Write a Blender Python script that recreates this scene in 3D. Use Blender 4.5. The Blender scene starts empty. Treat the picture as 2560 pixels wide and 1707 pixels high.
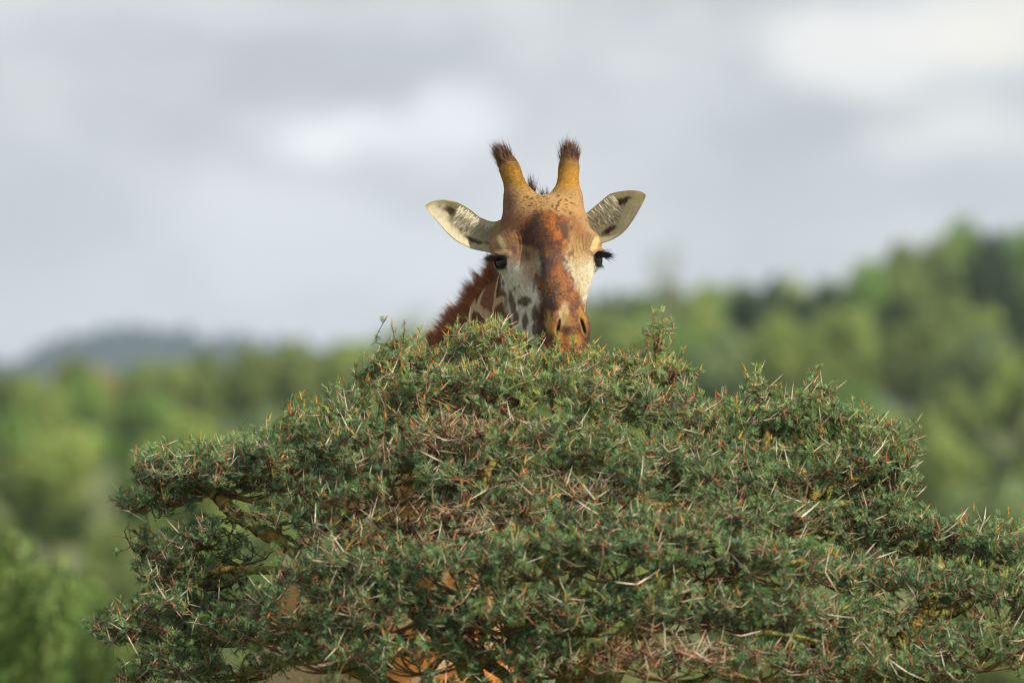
import bpy, math, random
import numpy as np
from mathutils import Vector, Matrix

# ------------------------------------------------------------------ camera, sky, sun, exposure
scene = bpy.context.scene
COL = scene.collection
LENS, SENS = 250.0, 36.0
PITCH = math.radians(2.95)
CAMZ = 2.1
D0 = 21.33                                   # metres to the giraffe's eyes
S = 2560.0 / (SENS / LENS * D0)              # photo pixels per metre at that distance

cam = bpy.data.cameras.new('camera')
cam.lens = LENS
cam.sensor_width = SENS
cam.clip_start = 0.5
cam.clip_end = 30000
cam.dof.use_dof = True
cam.dof.focus_distance = D0 - 0.22
cam.dof.aperture_fstop = 2.9
cam_o = bpy.data.objects.new('camera', cam)
COL.objects.link(cam_o)
cam_o.location = (0, 0, CAMZ)
cam_o.rotation_euler = (math.pi / 2 + PITCH, 0, 0)
scene.camera = cam_o

SUN_DIR = Vector((0.69, -0.42, 0.59)).normalized()      # towards the sun
sun = bpy.data.lights.new('sun', 'SUN')
sun.energy = 5.0
sun.angle = math.radians(0.7)
sun.color = (1.0, 0.86, 0.66)
sun_o = bpy.data.objects.new('sun', sun)
COL.objects.link(sun_o)
sun_o.location = (30, -10, 40)
sun_o.rotation_euler = SUN_DIR.to_track_quat('Z', 'Y').to_euler()

scene.view_settings.view_transform = 'Standard'
scene.view_settings.look = 'None'
scene.view_settings.gamma = 1
scene.view_settings.use_curve_mapping = False
scene.view_settings.exposure = 0.36
scene.cycles.use_denoising = True
scene.cycles.max_bounces = 6
scene.cycles.diffuse_bounces = 3
scene.cycles.glossy_bounces = 2
scene.cycles.transmission_bounces = 4
scene.cycles.transparent_max_bounces = 6
scene.cycles.volume_bounces = 0
scene.cycles.filter_width = 1.1

FWD = Vector((0, math.cos(PITCH), math.sin(PITCH)))
UPV = Vector((0, -math.sin(PITCH), math.cos(PITCH)))


def P(px, py, d=D0):
    """photo pixel + distance along the lens axis -> world point"""
    k = SENS / LENS * d / 2560.0
    return Vector((0, 0, CAMZ)) + FWD * d + Vector((1, 0, 0)) * ((px - 1280) * k) + UPV * ((853.5 - py) * k)


def skydir(px, py):
    v = P(px, py, 1.0) - Vector((0, 0, CAMZ))
    return v.normalized()


# ---- world: Nishita sky seen through a broken layer of cloud
world = bpy.data.worlds.new('World')
scene.world = world
world.use_nodes = True
nt = world.node_tree
nt.nodes.clear()
N = nt.nodes.new
L = nt.links.new
out = N('ShaderNodeOutputWorld')
bg = N('ShaderNodeBackground')
bg.inputs['Strength'].default_value = 0.1
L(bg.outputs[0], out.inputs[0])
sky = N('ShaderNodeTexSky')
sky.sky_type = 'NISHITA'
sky.sun_disc = False
sky.sun_elevation = math.asin(SUN_DIR.z)
sky.sun_rotation = math.atan2(SUN_DIR.x, SUN_DIR.y)
sky.altitude = 1500
tc = N('ShaderNodeTexCoord')


def wmath(op, a, b=None, clamp=False):
    n = N('ShaderNodeMath')
    n.operation = op
    n.use_clamp = clamp
    for i, v in enumerate((a, b)):
        if v is None:
            continue
        if isinstance(v, (int, float)):
            n.inputs[i].default_value = v
        else:
            L(v, n.inputs[i])
    return n.outputs[0]


def wnoise(scale3, detail, off):
    m = N('ShaderNodeMapping')
    m.inputs['Scale'].default_value = scale3
    m.inputs['Location'].default_value = off
    L(tc.outputs['Generated'], m.inputs['Vector'])
    n = N('ShaderNodeTexNoise')
    n.inputs['Scale'].default_value = 1.0
    n.inputs['Detail'].default_value = detail
    n.inputs['Roughness'].default_value = 0.5
    L(m.outputs[0], n.inputs['Vector'])
    return n.outputs['Fac']


def cloud(px, py, rx, ry):
    """a single soft cloud, a lobe on the sky dome"""
    d = skydir(px, py)
    k = SENS / LENS / 2560.0
    m = N('ShaderNodeMapping')
    m.vector_type = 'POINT'
    s = (1 / (rx * k), 1 / (0.5 * (rx + ry) * k), 1 / (ry * k))
    m.inputs['Scale'].default_value = s
    m.inputs['Location'].default_value = (-d.x * s[0], -d.y * s[1], -d.z * s[2])
    L(tc.outputs['Generated'], m.inputs['Vector'])
    ln = N('ShaderNodeVectorMath')
    ln.operation = 'LENGTH'
    L(m.outputs[0], ln.inputs[0])
    w = wnoise((46, 46, 90), 3, (px * 0.01, 0, 0))
    r = wmath('ADD', ln.outputs['Value'], wmath('MULTIPLY', wmath('SUBTRACT', w, 0.5), 2.2))
    mr = N('ShaderNodeMapRange')
    mr.interpolation_type = 'SMOOTHERSTEP'
    mr.inputs['From Min'].default_value = 1.5
    mr.inputs['From Max'].default_value = 0.0
    L(r, mr.inputs['Value'])
    return mr.outputs[0]


def wmix(fac, a, b):
    n = N('ShaderNodeMix')
    n.data_type = 'RGBA'
    for sock, v in ((n.inputs[0], fac), (n.inputs[6], a), (n.inputs[7], b)):
        if isinstance(v, (int, float)):
            sock.default_value = v
        elif isinstance(v, tuple):
            sock.default_value = (*v, 1)
        else:
            L(v, sock)
    return n.outputs[2]


base_n = wnoise((30, 30, 48), 4, (0.3, 0.2, 0.42))
mr = N('ShaderNodeMapRange')
mr.inputs['From Min'].default_value = 0.36
mr.inputs['From Max'].default_value = 0.66
L(base_n, mr.inputs['Value'])
grey = wmix(mr.outputs[0], (4.75, 4.78, 4.82), (6.5, 6.52, 6.5))
# paler towards the horizon, as haze makes any overcast sky
sep = N('ShaderNodeSeparateXYZ')
L(tc.outputs['Generated'], sep.inputs[0])
hz = N('ShaderNodeMapRange')
hz.interpolation_type = 'SMOOTHSTEP'
hz.inputs['From Min'].default_value = 0.088
hz.inputs['From Max'].default_value = 0.045
L(sep.outputs['Z'], hz.inputs['Value'])
grey = wmix(wmath('MULTIPLY', hz.outputs[0], 0.55), grey, (7.35, 7.4, 7.45))
for (px, py, rx, ry, col, f) in (
        (800, 350, 230, 105, (9.0, 9.0, 9.1), 0.85),
        (1090, 315, 170, 110, (8.6, 8.6, 8.8), 0.8),
        (2120, 120, 420, 120, (8.8, 8.4, 8.0), 0.9),
        (2450, 60, 260, 110, (9.2, 8.6, 7.6), 0.75),
        (2380, 320, 260, 120, (8.4, 8.1, 7.7), 0.75),
        (620, 40, 260, 60, (7.0, 7.0, 7.2), 0.5),
        (260, 90, 330, 70, (4.6, 4.7, 5.1), 0.5),
        (1000, 130, 360, 60, (4.6, 4.75, 5.3), 0.5),
        (2150, 480, 420, 90, (5.2, 5.4, 5.7), 0.5),
        (760, 620, 420, 200, (7.7, 7.8, 7.9), 0.6),
        (-40, 520, 330, 240, (4.9, 5.2, 5.4), 0.55)):
    grey = wmix(wmath('MULTIPLY', cloud(px, py, rx, ry), f), grey, col)
cover = wnoise((5, 5, 9), 4, (3.1, 1.7, 0.4))
cr = N('ShaderNodeMapRange')
cr.inputs['From Min'].default_value = 0.2
cr.inputs['From Max'].default_value = 0.45
cr.inputs['To Min'].default_value = 0.8
cr.inputs['To Max'].default_value = 0.97
L(cover, cr.inputs['Value'])
L(wmix(cr.outputs[0], sky.outputs[0], grey), bg.inputs['Color'])


# ------------------------------------------------------------------ helpers
rng = np.random.default_rng(11)


def vhash(ix, iy, iz, seed):
    h = (ix.astype(np.int64) * 374761393 + iy.astype(np.int64) * 668265263 + iz.astype(np.int64) * 1274126177 + seed * 974634777) & 0xffffffff
    h = ((h ^ (h >> 13)) * 1274126177) & 0xffffffff
    h = ((h ^ (h >> 16)) * 2246822519) & 0xffffffff
    return ((h ^ (h >> 15)) & 0xffff) / 65535.0


def vnoise(p, seed=0):
    i = np.floor(p)
    f = p - i
    f = f * f * (3 - 2 * f)
    i = i.astype(np.int64)
    r = 0
    for dx in (0, 1):
        for dy in (0, 1):
            for dz in (0, 1):
                w = (f[:, 0] if dx else 1 - f[:, 0]) * (f[:, 1] if dy else 1 - f[:, 1]) * (f[:, 2] if dz else 1 - f[:, 2])
                r = r + w * vhash(i[:, 0] + dx, i[:, 1] + dy, i[:, 2] + dz, seed)
    return r


def fbm(p, seed=0, oct=3):
    r, a, t = 0, 1.0, 0
    for k in range(oct):
        r = r + a * vnoise(p * (2 ** k), seed + k * 17)
        t += a
        a *= 0.5
    return r / t


def sstep(a, b, x):
    t = np.clip((x - a) / (b - a), 0, 1)
    return t * t * (3 - 2 * t)


def mesh_np(name, verts, faces, cols=None, smooth=False):
    """faces: (n,k) array; cols: per-vertex rgb"""
    me = bpy.data.meshes.new(name)
    verts = np.asarray(verts, dtype=np.float32)
    faces = np.asarray(faces, dtype=np.int32)
    n, k = faces.shape
    me.vertices.add(len(verts))
    me.vertices.foreach_set('co', verts.ravel())
    me.loops.add(n * k)
    me.loops.foreach_set('vertex_index', faces.ravel())
    me.polygons.add(n)
    me.polygons.foreach_set('loop_start', np.arange(0, n * k, k, dtype=np.int32))
    if smooth:
        me.polygons.foreach_set('use_smooth', np.ones(n, dtype=bool))
    if cols is not None:
        at = me.color_attributes.new('Col', 'FLOAT_COLOR', 'POINT')
        c = np.ones((len(verts), 4), dtype=np.float32)
        c[:, :3] = cols
        at.data.foreach_set('color', c.ravel())
    me.update(calc_edges=True)
    me.validate()
    return me


def add(name, me, mat, parent=None, **props):
    o = bpy.data.objects.new(name, me)
    COL.objects.link(o)
    if me is not None and mat is not None and not me.materials:
        me.materials.append(mat)
    if parent:
        o.parent = parent
    for k, v in props.items():
        o[k] = v
    return o


def thing(name, label, cat, loc, group=None):
    o = bpy.data.objects.new(name, None)
    o.empty_display_size = 0.2
    COL.objects.link(o)
    o.location = loc
    o['label'] = label
    o['category'] = cat
    if group:
        o['group'] = group
    return o


def material(name, rough=0.7, col=None, attr=True, noise=None, bump=None, transl=0.0, spec=0.3, sheen=0.0):
    m = bpy.data.materials.new(name)
    m.use_nodes = True
    t = m.node_tree
    b = t.nodes['Principled BSDF']
    b.inputs['Roughness'].default_value = rough
    b.inputs['Specular IOR Level'].default_value = spec
    if sheen:
        b.inputs['Sheen Weight'].default_value = sheen
    if attr:
        a = t.nodes.new('ShaderNodeVertexColor')
        a.layer_name = 'Col'
        c = a.outputs[0]
    else:
        a = t.nodes.new('ShaderNodeRGB')
        a.outputs[0].default_value = (*col, 1)
        c = a.outputs[0]
    tcn = t.nodes.new('ShaderNodeTexCoord')
    if noise:
        scale, lo, hi = noise
        nz = t.nodes.new('ShaderNodeTexNoise')
        nz.inputs['Scale'].default_value = scale
        nz.inputs['Detail'].default_value = 5
        t.links.new(tcn.outputs['Object'], nz.inputs['Vector'])
        r = t.nodes.new('ShaderNodeMapRange')
        r.inputs['From Min'].default_value = 0.3
        r.inputs['From Max'].default_value = 0.7
        r.inputs['To Min'].default_value = lo
        r.inputs['To Max'].default_value = hi
        t.links.new(nz.outputs['Fac'], r.inputs['Value'])
        vm = t.nodes.new('ShaderNodeVectorMath')
        vm.operation = 'SCALE'
        t.links.new(c, vm.inputs[0])
        t.links.new(r.outputs[0], vm.inputs['Scale'])
        c = vm.outputs[0]
    t.links.new(c, b.inputs['Base Color'])
    if bump:
        scale, st, dist = bump
        nz = t.nodes.new('ShaderNodeTexNoise')
        nz.inputs['Scale'].default_value = scale
        nz.inputs['Detail'].default_value = 4
        t.links.new(tcn.outputs['Object'], nz.inputs['Vector'])
        bp = t.nodes.new('ShaderNodeBump')
        bp.inputs['Strength'].default_value = st
        bp.inputs['Distance'].default_value = dist
        t.links.new(nz.outputs['Fac'], bp.inputs['Height'])
        t.links.new(bp.outputs[0], b.inputs['Normal'])
    if transl:
        tr = t.nodes.new('ShaderNodeBsdfTranslucent')
        t.links.new(c, tr.inputs['Color'])
        mx = t.nodes.new('ShaderNodeMixShader')
        mx.inputs[0].default_value = transl
        t.links.new(b.outputs[0], mx.inputs[1])
        t.links.new(tr.outputs[0], mx.inputs[2])
        t.links.new(mx.outputs[0], t.nodes['Material Output'].inputs[0])
    return m


M_COAT = material('giraffe_coat', rough=0.75, noise=(160, 0.82, 1.15), bump=(260, 0.25, 0.002), spec=0.15)
M_EAR = material('giraffe_ear', rough=0.8, noise=(120, 0.85, 1.12), transl=0.55, spec=0.1)
M_FUR = material('giraffe_fur', rough=0.6, spec=0.2)
M_EYE = material('giraffe_eye', rough=0.05, attr=False, col=(0.012, 0.006, 0.004), spec=0.6)
M_LEAF = material('acacia_leaf', rough=0.5, transl=0.24, spec=0.3)
M_TWIG = material('acacia_twig', rough=0.7, noise=(120, 0.7, 1.25))
M_THORN = material('acacia_thorn', rough=0.45, spec=0.4)
M_BARK = material('acacia_bark', rough=0.85, noise=(60, 0.45, 1.45), bump=(110, 1.0, 0.02), spec=0.15)
M_FOL = material('tree_foliage', rough=0.65, transl=0.42, spec=0.2)
_t = M_FOL.node_tree                                   # each tree tints the shared foliage with its own colour
_oi = _t.nodes.new('ShaderNodeObjectInfo')
_mx = _t.nodes.new('ShaderNodeVectorMath')
_mx.operation = 'MULTIPLY'
_src = [n for n in _t.nodes if n.type == 'VERTEX_COLOR'][0]
for _l in list(_src.outputs[0].links):
    _to = _l.to_socket
    _t.links.remove(_l)
    _t.links.new(_mx.outputs[0], _to)
_t.links.new(_src.outputs[0], _mx.inputs[0])
_t.links.new(_oi.outputs['Color'], _mx.inputs[1])
M_TRUNK = material('tree_bark', rough=0.9, attr=False, col=(0.16, 0.13, 0.1), noise=(8, 0.6, 1.3), bump=(20, 0.6, 0.03))

# ------------------------------------------------------------------ the setting: ground, far hill, haze


def height(x, y):
    """the valley floor rises to a wooded shelf some 450 m away"""
    x, y = np.asarray(x, float), np.asarray(y, float)
    up = sstep(90.0, 520.0, y) * (21.0 + 0.035 * np.clip(x, -150, 150)) * sstep(2300.0, 1300.0, y)
    roll = (fbm(np.stack([x / 45.0, y / 60.0, x * 0], -1).reshape(-1, 3), 4).reshape(x.shape) - 0.5) * 4.0 * sstep(100.0, 260.0, y)
    return up + roll


def build_ground():
    xs = np.r_[-5000, -2000, -900, -450, np.linspace(-220, 220, 70), 450, 900, 2000, 5000]
    ys = np.r_[-5000, -1500, -400, -80, np.linspace(-20, 660, 110), 800, 1000, 1300, 1600, 2000, 2400, 3200, 5000, 6400]
    gx, gy = np.meshgrid(xs, ys, indexing='ij')
    vs = np.stack([gx, gy, height(gx, gy)], -1).reshape(-1, 3)
    i, j = np.meshgrid(np.arange(len(xs) - 1), np.arange(len(ys) - 1), indexing='ij')
    a = (i * len(ys) + j).ravel()
    F = np.c_[a, a + len(ys), a + len(ys) + 1, a + 1]
    m = bpy.data.materials.new('grassland')
    m.use_nodes = True
    t = m.node_tree
    b = t.nodes['Principled BSDF']
    b.inputs['Roughness'].default_value = 0.95
    tcn = t.nodes.new('ShaderNodeTexCoord')
    nz = t.nodes.new('ShaderNodeTexNoise')
    nz.inputs['Scale'].default_value = 0.15
    nz.inputs['Detail'].default_value = 8
    t.links.new(tcn.outputs['Object'], nz.inputs['Vector'])
    cr = t.nodes.new('ShaderNodeValToRGB')
    cr.color_ramp.elements[0].position = 0.35
    cr.color_ramp.elements[0].color = (0.07, 0.10, 0.03, 1)
    cr.color_ramp.elements[1].position = 0.65
    cr.color_ramp.elements[1].color = (0.15, 0.17, 0.05, 1)
    t.links.new(nz.outputs['Fac'], cr.inputs[0])
    t.links.new(cr.outputs[0], b.inputs['Base Color'])
    me = mesh_np('ground', vs, F, smooth=True)
    add('ground', me, m, kind='structure')


build_ground()


def build_hill():
    # a wooded ridge about 4 km away; skyline from the photograph
    D = 4200.0
    prof = [(-900, 905), (-500, 925), (-150, 915), (0, 900), (90, 872), (180, 838), (250, 822), (306, 810), (370, 820), (450, 822),
            (520, 836), (600, 846), (680, 842), (760, 858), (850, 868), (1000, 880), (1250, 905), (1700, 915), (2300, 900), (3300, 925)]
    px = np.linspace(-900, 3300, 260)
    py = np.interp(px, [a for a, _ in prof], [b for _, b in prof])
    top = np.array([P(a, b, D) for a, b in zip(px, py)])
    top[:, 2] += 14 * (fbm(np.c_[px / 16.0, px * 0, px * 0], 3) - 0.5)
    rows = []
    for t in np.linspace(0, 1, 24):
        v = top.copy()
        v[:, 1] = top[:, 1] - 1400 * (1 - t)
        h = top[:, 2] * (0.06 + 0.94 * t ** 1.3)
        v[:, 2] = h + (14 * t * (1 - t)) * (fbm(np.c_[px / 40.0, np.full_like(px, t * 6), px * 0], 8) - 0.5) * 4
        if t == 0:
            v[:, 2] = -2
        rows.append(v)
    back = top.copy()
    back[:, 1] += 1500
    back[:, 2] = -2
    rows.append(back)
    V = np.vstack(rows)
    n = len(px)
    i, j = np.meshgrid(np.arange(len(rows) - 1), np.arange(n - 1), indexing='ij')
    a = (i * n + j).ravel()
    F = np.c_[a, a + 1, a + n + 1, a + n]
    m = bpy.data.materials.new('wooded_hillside')
    m.use_nodes = True
    t = m.node_tree
    b = t.nodes['Principled BSDF']
    b.inputs['Roughness'].default_value = 1.0
    b.inputs['Specular IOR Level'].default_value = 0.0
    tcn = t.nodes.new('ShaderNodeTexCoord')
    nz = t.nodes.new('ShaderNodeTexNoise')
    nz.inputs['Scale'].default_value = 0.02
    nz.inputs['Detail'].default_value = 8
    t.links.new(tcn.outputs['Object'], nz.inputs['Vector'])
    cr = t.nodes.new('ShaderNodeValToRGB')
    cr.color_ramp.elements[0].position = 0.35
    cr.color_ramp.elements[0].color = (0.02, 0.03, 0.022, 1)
    cr.color_ramp.elements[1].position = 0.65
    cr.color_ramp.elements[1].color = (0.04, 0.05, 0.035, 1)
    t.links.new(nz.outputs['Fac'], cr.inputs[0])
    t.links.new(cr.outputs[0], b.inputs['Base Color'])
    add('hill', mesh_np('hill', V, F, smooth=True), m, kind='structure')


build_hill()


def build_haze():
    x0, x1, y0, y1, z0, z1 = -5400, 5400, -5400, 6600, -4, 265
    V = [(x, y, z) for z in (z0, z1) for y in (y0, y1) for x in (x0, x1)]
    F = [(0, 2, 3, 1), (4, 5, 7, 6), (0, 1, 5, 4), (2, 6, 7, 3), (0, 4, 6, 2), (1, 3, 7, 5)]
    me = mesh_np('haze', V, F)
    m = bpy.data.materials.new('haze')
    m.use_nodes = True
    t = m.node_tree
    t.nodes.clear()
    o = t.nodes.new('ShaderNodeOutputMaterial')
    v = t.nodes.new('ShaderNodeVolumePrincipled')
    v.inputs['Color'].default_value = (0.56, 0.76, 1.0, 1)
    v.inputs['Density'].default_value = 0.000125
    v.inputs['Anisotropy'].default_value = 0.1
    t.links.new(v.outputs[0], o.inputs['Volume'])
    add('haze', me, m, kind='stuff', label='pale blue haze hanging over the far hill', category='haze')


HAZE = True
if HAZE:
    build_haze()

# ------------------------------------------------------------------ the giraffe
# modelled in units of 1/S metre, x to the viewer's right, y up, z towards the viewer, origin midway between the eyes
G0 = P(1367, 652, D0)
YAW, ROLL = math.radians(10.5), math.radians(2.2)
cy_, sy_, cr_, sr_ = math.cos(YAW), math.sin(YAW), math.cos(ROLL), math.sin(ROLL)
R_yaw = np.array([[cy_, 0, sy_], [0, 1, 0], [-sy_, 0, cy_]])
R_roll = np.array([[cr_, -sr_, 0], [sr_, cr_, 0], [0, 0, 1]])
HR = (R_roll @ R_yaw).astype(np.float32)            # head frame -> giraffe frame


def to_world(q):
    """giraffe units -> metres, relative to G0"""
    q = np.asarray(q)
    return np.stack([q[:, 0], -q[:, 2], q[:, 1]], 1) / S


def to_photo(q):
    """where a point of the giraffe falls in the photograph (for placing coat markings)"""
    k = D0 / (D0 - q[:, 2] / S)
    return 1280 + (87 + q[:, 0]) * k, 853.5 - (201.5 + q[:, 1]) * k


def smin(a, b, k):
    h = np.clip(0.5 + 0.5 * (b - a) / k, 0, 1)
    return b + (a - b) * h - k * h * (1 - h)


def smax(a, b, k):
    return -smin(-a, -b, k)


def rc(p, a, b, r1, r2):
    a = np.asarray(a, np.float32)
    b = np.asarray(b, np.float32)
    ab = b - a
    t = np.clip(((p - a) @ ab) / (ab @ ab), 0, 1)
    return np.linalg.norm(p - a - t[:, None] * ab, axis=1) - (r1 + (r2 - r1) * t)


def el(p, c, r, rot=None):
    q = p - np.asarray(c, np.float32)
    if rot is not None:
        q = q @ rot
    r = np.asarray(r, np.float32)
    k0 = np.linalg.norm(q / r, axis=1)
    k1 = np.linalg.norm(q / (r * r), axis=1)
    return k0 * (k0 - 1) / np.maximum(k1, 1e-6)


def rotz(deg):
    a = math.radians(deg)
    return np.array([[math.cos(a), -math.sin(a), 0], [math.sin(a), math.cos(a), 0], [0, 0, 1]], np.float32)


NECK = [((-8, -25, -105), 92), ((-80, -130, -215), 102), ((-200, -300, -430), 122), ((-320, -540, -760), 162),
        ((-400, -740, -1020), 235)]
EYE_C = np.array((108.0, -2.0, 20.0), np.float32)
EYE_D = np.array((0.74, 0.02, 0.67), np.float32)
EYE_D /= np.linalg.norm(EYE_D)
EYE_T = np.array((EYE_D[2], 0, -EYE_D[0]), np.float32)
EYE_T /= np.linalg.norm(EYE_T)
EYE_U = np.cross(EYE_T, EYE_D) * -1
if EYE_U[1] < 0:
    EYE_U = -EYE_U
EYE_ROT = np.stack([EYE_T, EYE_U, EYE_D], 1).astype(np.float32)


def sdf_neck(p, shrink=0.0):
    d = None
    for (a, r1), (b, r2) in zip(NECK[:-1], NECK[1:]):
        e = rc(p, a, b, r1 - shrink, r2 - shrink)
        d = e if d is None else smin(d, e, 40)
    return d


def sdf_head(p):
    q = (p.astype(np.float32)) @ HR
    s = q.copy()
    s[:, 0] = np.abs(s[:, 0])
    d = el(s, (0, 48, -48), (96, 114, 112))
    d = smin(d, el(s, (0, 15, -125), (80, 92, 85)), 40)
    d = smin(d, el(s, (0, 80, 12), (97, 84, 66)), 30)
    d = smin(d, el(s, (0, 55, 52), (48, 50, 36)), 30)                 # median bump of the forehead
    d = smin(d, el(s, (99, 44, -4), (43, 34, 50), rotz(-18)), 34)     # brow
    d = smin(d, rc(s, (66, -8, 16), (30, -126, 128), 54, 34), 34)      # face below the eye
    d = smin(d, rc(s, (0, 40, 62), (0, -80, 168), 52, 45), 16)         # bridge of the nose
    d = smin(d, rc(s, (0, -80, 168), (0, -160, 232), 45, 45), 16)
    d = smin(d, rc(s, (0, -95, -105), (0, -215, 150), 104, 50), 26)      # jaw
    d = smin(d, el(s, (58, -105, -100), (54, 98, 80)), 24)
    d = smin(d, el(s, (0, -196, 236), (54, 46, 42)), 24)               # muzzle
    d = smin(d, el(s, (36, -180, 264), (15, 36, 16), rotz(8)), 11)     # wings of the nostrils
    d = smin(d, el(s, (0, -236, 238), (54, 36, 40)), 22)
    d = smin(d, el(s, (0, -272, 200), (42, 26, 42)), 10)
    for a, b, r1, r2 in (((62, 110, -16), (62, 160, -18), 43, 32), ((62, 160, -18), (70, 208, -38), 30, 17),
                         ((70, 208, -38), (76, 238, -52), 18, 17.5), ((76, 238, -52), (79, 256, -60), 17.5, 16)):
        d = smin(d, rc(s, a, b, r1, r2), 30)
    # eye: lids as a thickened ball with an almond opening
    d = smin(d, np.linalg.norm(s - EYE_C, axis=1) - 30.5, 12)
    d = smin(d, rc(s, EYE_C + EYE_U * 17 - EYE_T * 22 + EYE_D * 18, EYE_C + EYE_U * 18 + EYE_T * 20 + EYE_D * 20, 9, 9), 7)
    d = smax(d, -el(s, EYE_C + EYE_D * 29 - EYE_U * 2.5, (19.5, 13.0, 17), EYE_ROT), 4)
    # nostrils
    d = smax(d, -el(s, (31, -181, 283), (3.2, 21, 14), rotz(14)), 5)
    # mouth line
    d = smax(d, -el(s, (0, -258, 236), (66, 3.5, 40)), 5)
    # folds over the brow
    for k in range(3):
        off = 9.0 * k
        fold = np.linalg.norm((s - np.array((96 - off, 40 - 2 * k, 30), np.float32)) * np.array((1.0, 0.42, 0.0), np.float32), axis=1)
        g = np.exp(-((fold - 17) / 2.2) ** 2) * (s[:, 0] < 98 - off) * (s[:, 2] > 0) * np.exp(-((s[:, 1] - 42) / 26) ** 2)
        d = d + 2.2 * g
    # creases beside the bridge
    cr1 = np.exp(-(((s[:, 0] - (46 + 0.0 * s[:, 1])) / 4.0) ** 2)) * np.exp(-((s[:, 1] + 62) / 34) ** 2) * (s[:, 2] > 60)
    d = d + 5 * cr1
    return smin(d, sdf_neck(p), 26)


def sdf_body(p):
    d = sdf_neck(p, 0)
    cx = -430.0
    d = smin(d, el(p, (cx, -930, -1230), (300, 330, 330)), 120)
    d = smin(d, rc(p, (cx, -905, -1350), (cx + 20, -960, -2150), 310, 325), 120)
    d = smin(d, el(p, (cx, -730, -1400), (150, 130, 260)), 100)          # withers
    d = smin(d, el(p, (cx + 20, -930, -2350), (285, 300, 300)), 120)
    for sx in (-1, 1):
        # fore leg: shoulder, knee, fetlock, hoof
        x = cx + sx * 190
        for a, b, r1, r2 in (((x, -980, -1230), (x + sx * 10, -1330, -1250), 150, 105), ((x + sx * 10, -1330, -1250), (x, -2010, -1230), 100, 62),
                             ((x, -2010, -1230), (x, -2080, -1225), 66, 60), ((x, -2080, -1225), (x, -2680, -1240), 50, 42),
                             ((x, -2680, -1240), (x, -2760, -1215), 52, 46), ((x, -2760, -1215), (x, -2810, -1195), 60, 64)):
            d = smin(d, rc(p, a, b, r1, r2), 40)
        x = cx + 20 + sx * 170
        for a, b, r1, r2 in (((x, -1000, -2400), (x + sx * 20, -1480, -2260), 190, 110), ((x + sx * 20, -1480, -2260), (x, -1990, -2480), 95, 62),
                             ((x, -1990, -2480), (x, -2680, -2430), 58, 44), ((x, -2680, -2430), (x, -2760, -2405), 52, 46),
                             ((x, -2760, -2405), (x, -2810, -2385), 60, 64)):
            d = smin(d, rc(p, a, b, r1, r2), 40)
    # tail
    d = smin(d, rc(p, (cx + 20, -800, -2620), (cx + 30, -1500, -2700), 40, 16), 30)
    d = smin(d, rc(p, (cx + 30, -1500, -2700), (cx + 30, -1760, -2690), 22, 30), 20)
    return d


def eval_chunks(fn, p, n=400000):
    return np.concatenate([fn(p[i:i + n]) for i in range(0, len(p), n)])


def surface_nets(fn, lo, hi, h):
    lo = np.array(lo, np.float32)
    dims = np.ceil((np.array(hi) - lo) / h).astype(int) + 1
    g = np.stack(np.meshgrid(*[np.arange(n) for n in dims], indexing='ij'), -1).reshape(-1, 3).astype(np.float32)
    F = eval_chunks(fn, lo + g * h).reshape(dims)
    ins = F < 0
    cnt = np.zeros(np.array(dims) - 1, np.int8)
    for c in np.ndindex(2, 2, 2):
        cnt += ins[tuple(slice(o, n - 1 + o) for o, n in zip(c, dims))]
    act = np.argwhere((cnt > 0) & (cnt < 8))
    idx = np.full(np.array(dims) - 1, -1, np.int64)
    idx[tuple(act.T)] = np.arange(len(act))
    acc = np.zeros((len(act), 3))
    w = np.zeros(len(act))
    cs = list(np.ndindex(2, 2, 2))
    for a in cs:
        for b in cs:
            if sum(np.abs(np.subtract(a, b))) != 1 or a > b:
                continue
            fa = F[tuple((act + a).T)]
            fb = F[tuple((act + b).T)]
            m = (fa < 0) != (fb < 0)
            t = np.where(m, fa / np.where(m, fa - fb, 1), 0)[:, None]
            pt = np.array(a) + t * (np.array(b) - np.array(a))
            acc[m] += pt[m]
            w[m] += 1
    V = lo + (act + acc / w[:, None]) * h
    faces = []
    for ax in range(3):
        o1, o2 = [(1, 2), (2, 0), (0, 1)][ax]
        sl0 = [slice(None)] * 3
        sl1 = [slice(None)] * 3
        sl0[ax] = slice(0, dims[ax] - 1)
        sl1[ax] = slice(1, dims[ax])
        for s in (sl0, sl1):
            s[o1] = slice(1, dims[o1] - 1)
            s[o2] = slice(1, dims[o2] - 1)
        A = ins[tuple(sl0)]
        B = ins[tuple(sl1)]
        for flip, mk in ((False, A & ~B), (True, ~A & B)):
            e = np.argwhere(mk)
            if not len(e):
                continue
            e[:, o1] += 1
            e[:, o2] += 1
            cell = []
            for d1, d2 in ((-1, -1), (0, -1), (0, 0), (-1, 0)):
                c = e.copy()
                c[:, o1] += d1
                c[:, o2] += d2
                cell.append(idx[tuple(c.T)])
            q = np.stack(cell, 1)
            faces.append(q[:, ::-1] if flip else q)
    return V.astype(np.float32), np.vstack(faces)


def subdiv(V, Q):
    n = len(V)
    E = np.stack([Q, np.roll(Q, -1, 1)], -1).reshape(-1, 2)
    E.sort(1)
    u, inv = np.unique(E, axis=0, return_inverse=True)
    inv = inv.reshape(-1, 4)
    mid = V[u].mean(1)
    cen = V[Q].mean(1)
    VV = np.vstack([V, mid, cen])
    em = inv + n
    c = np.arange(len(Q)) + n + len(u)
    out = []
    for k in range(4):
        out.append(np.stack([Q[:, k], em[:, k], c, em[:, k - 1]], 1))
    return VV.astype(np.float32), np.vstack(out)


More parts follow.
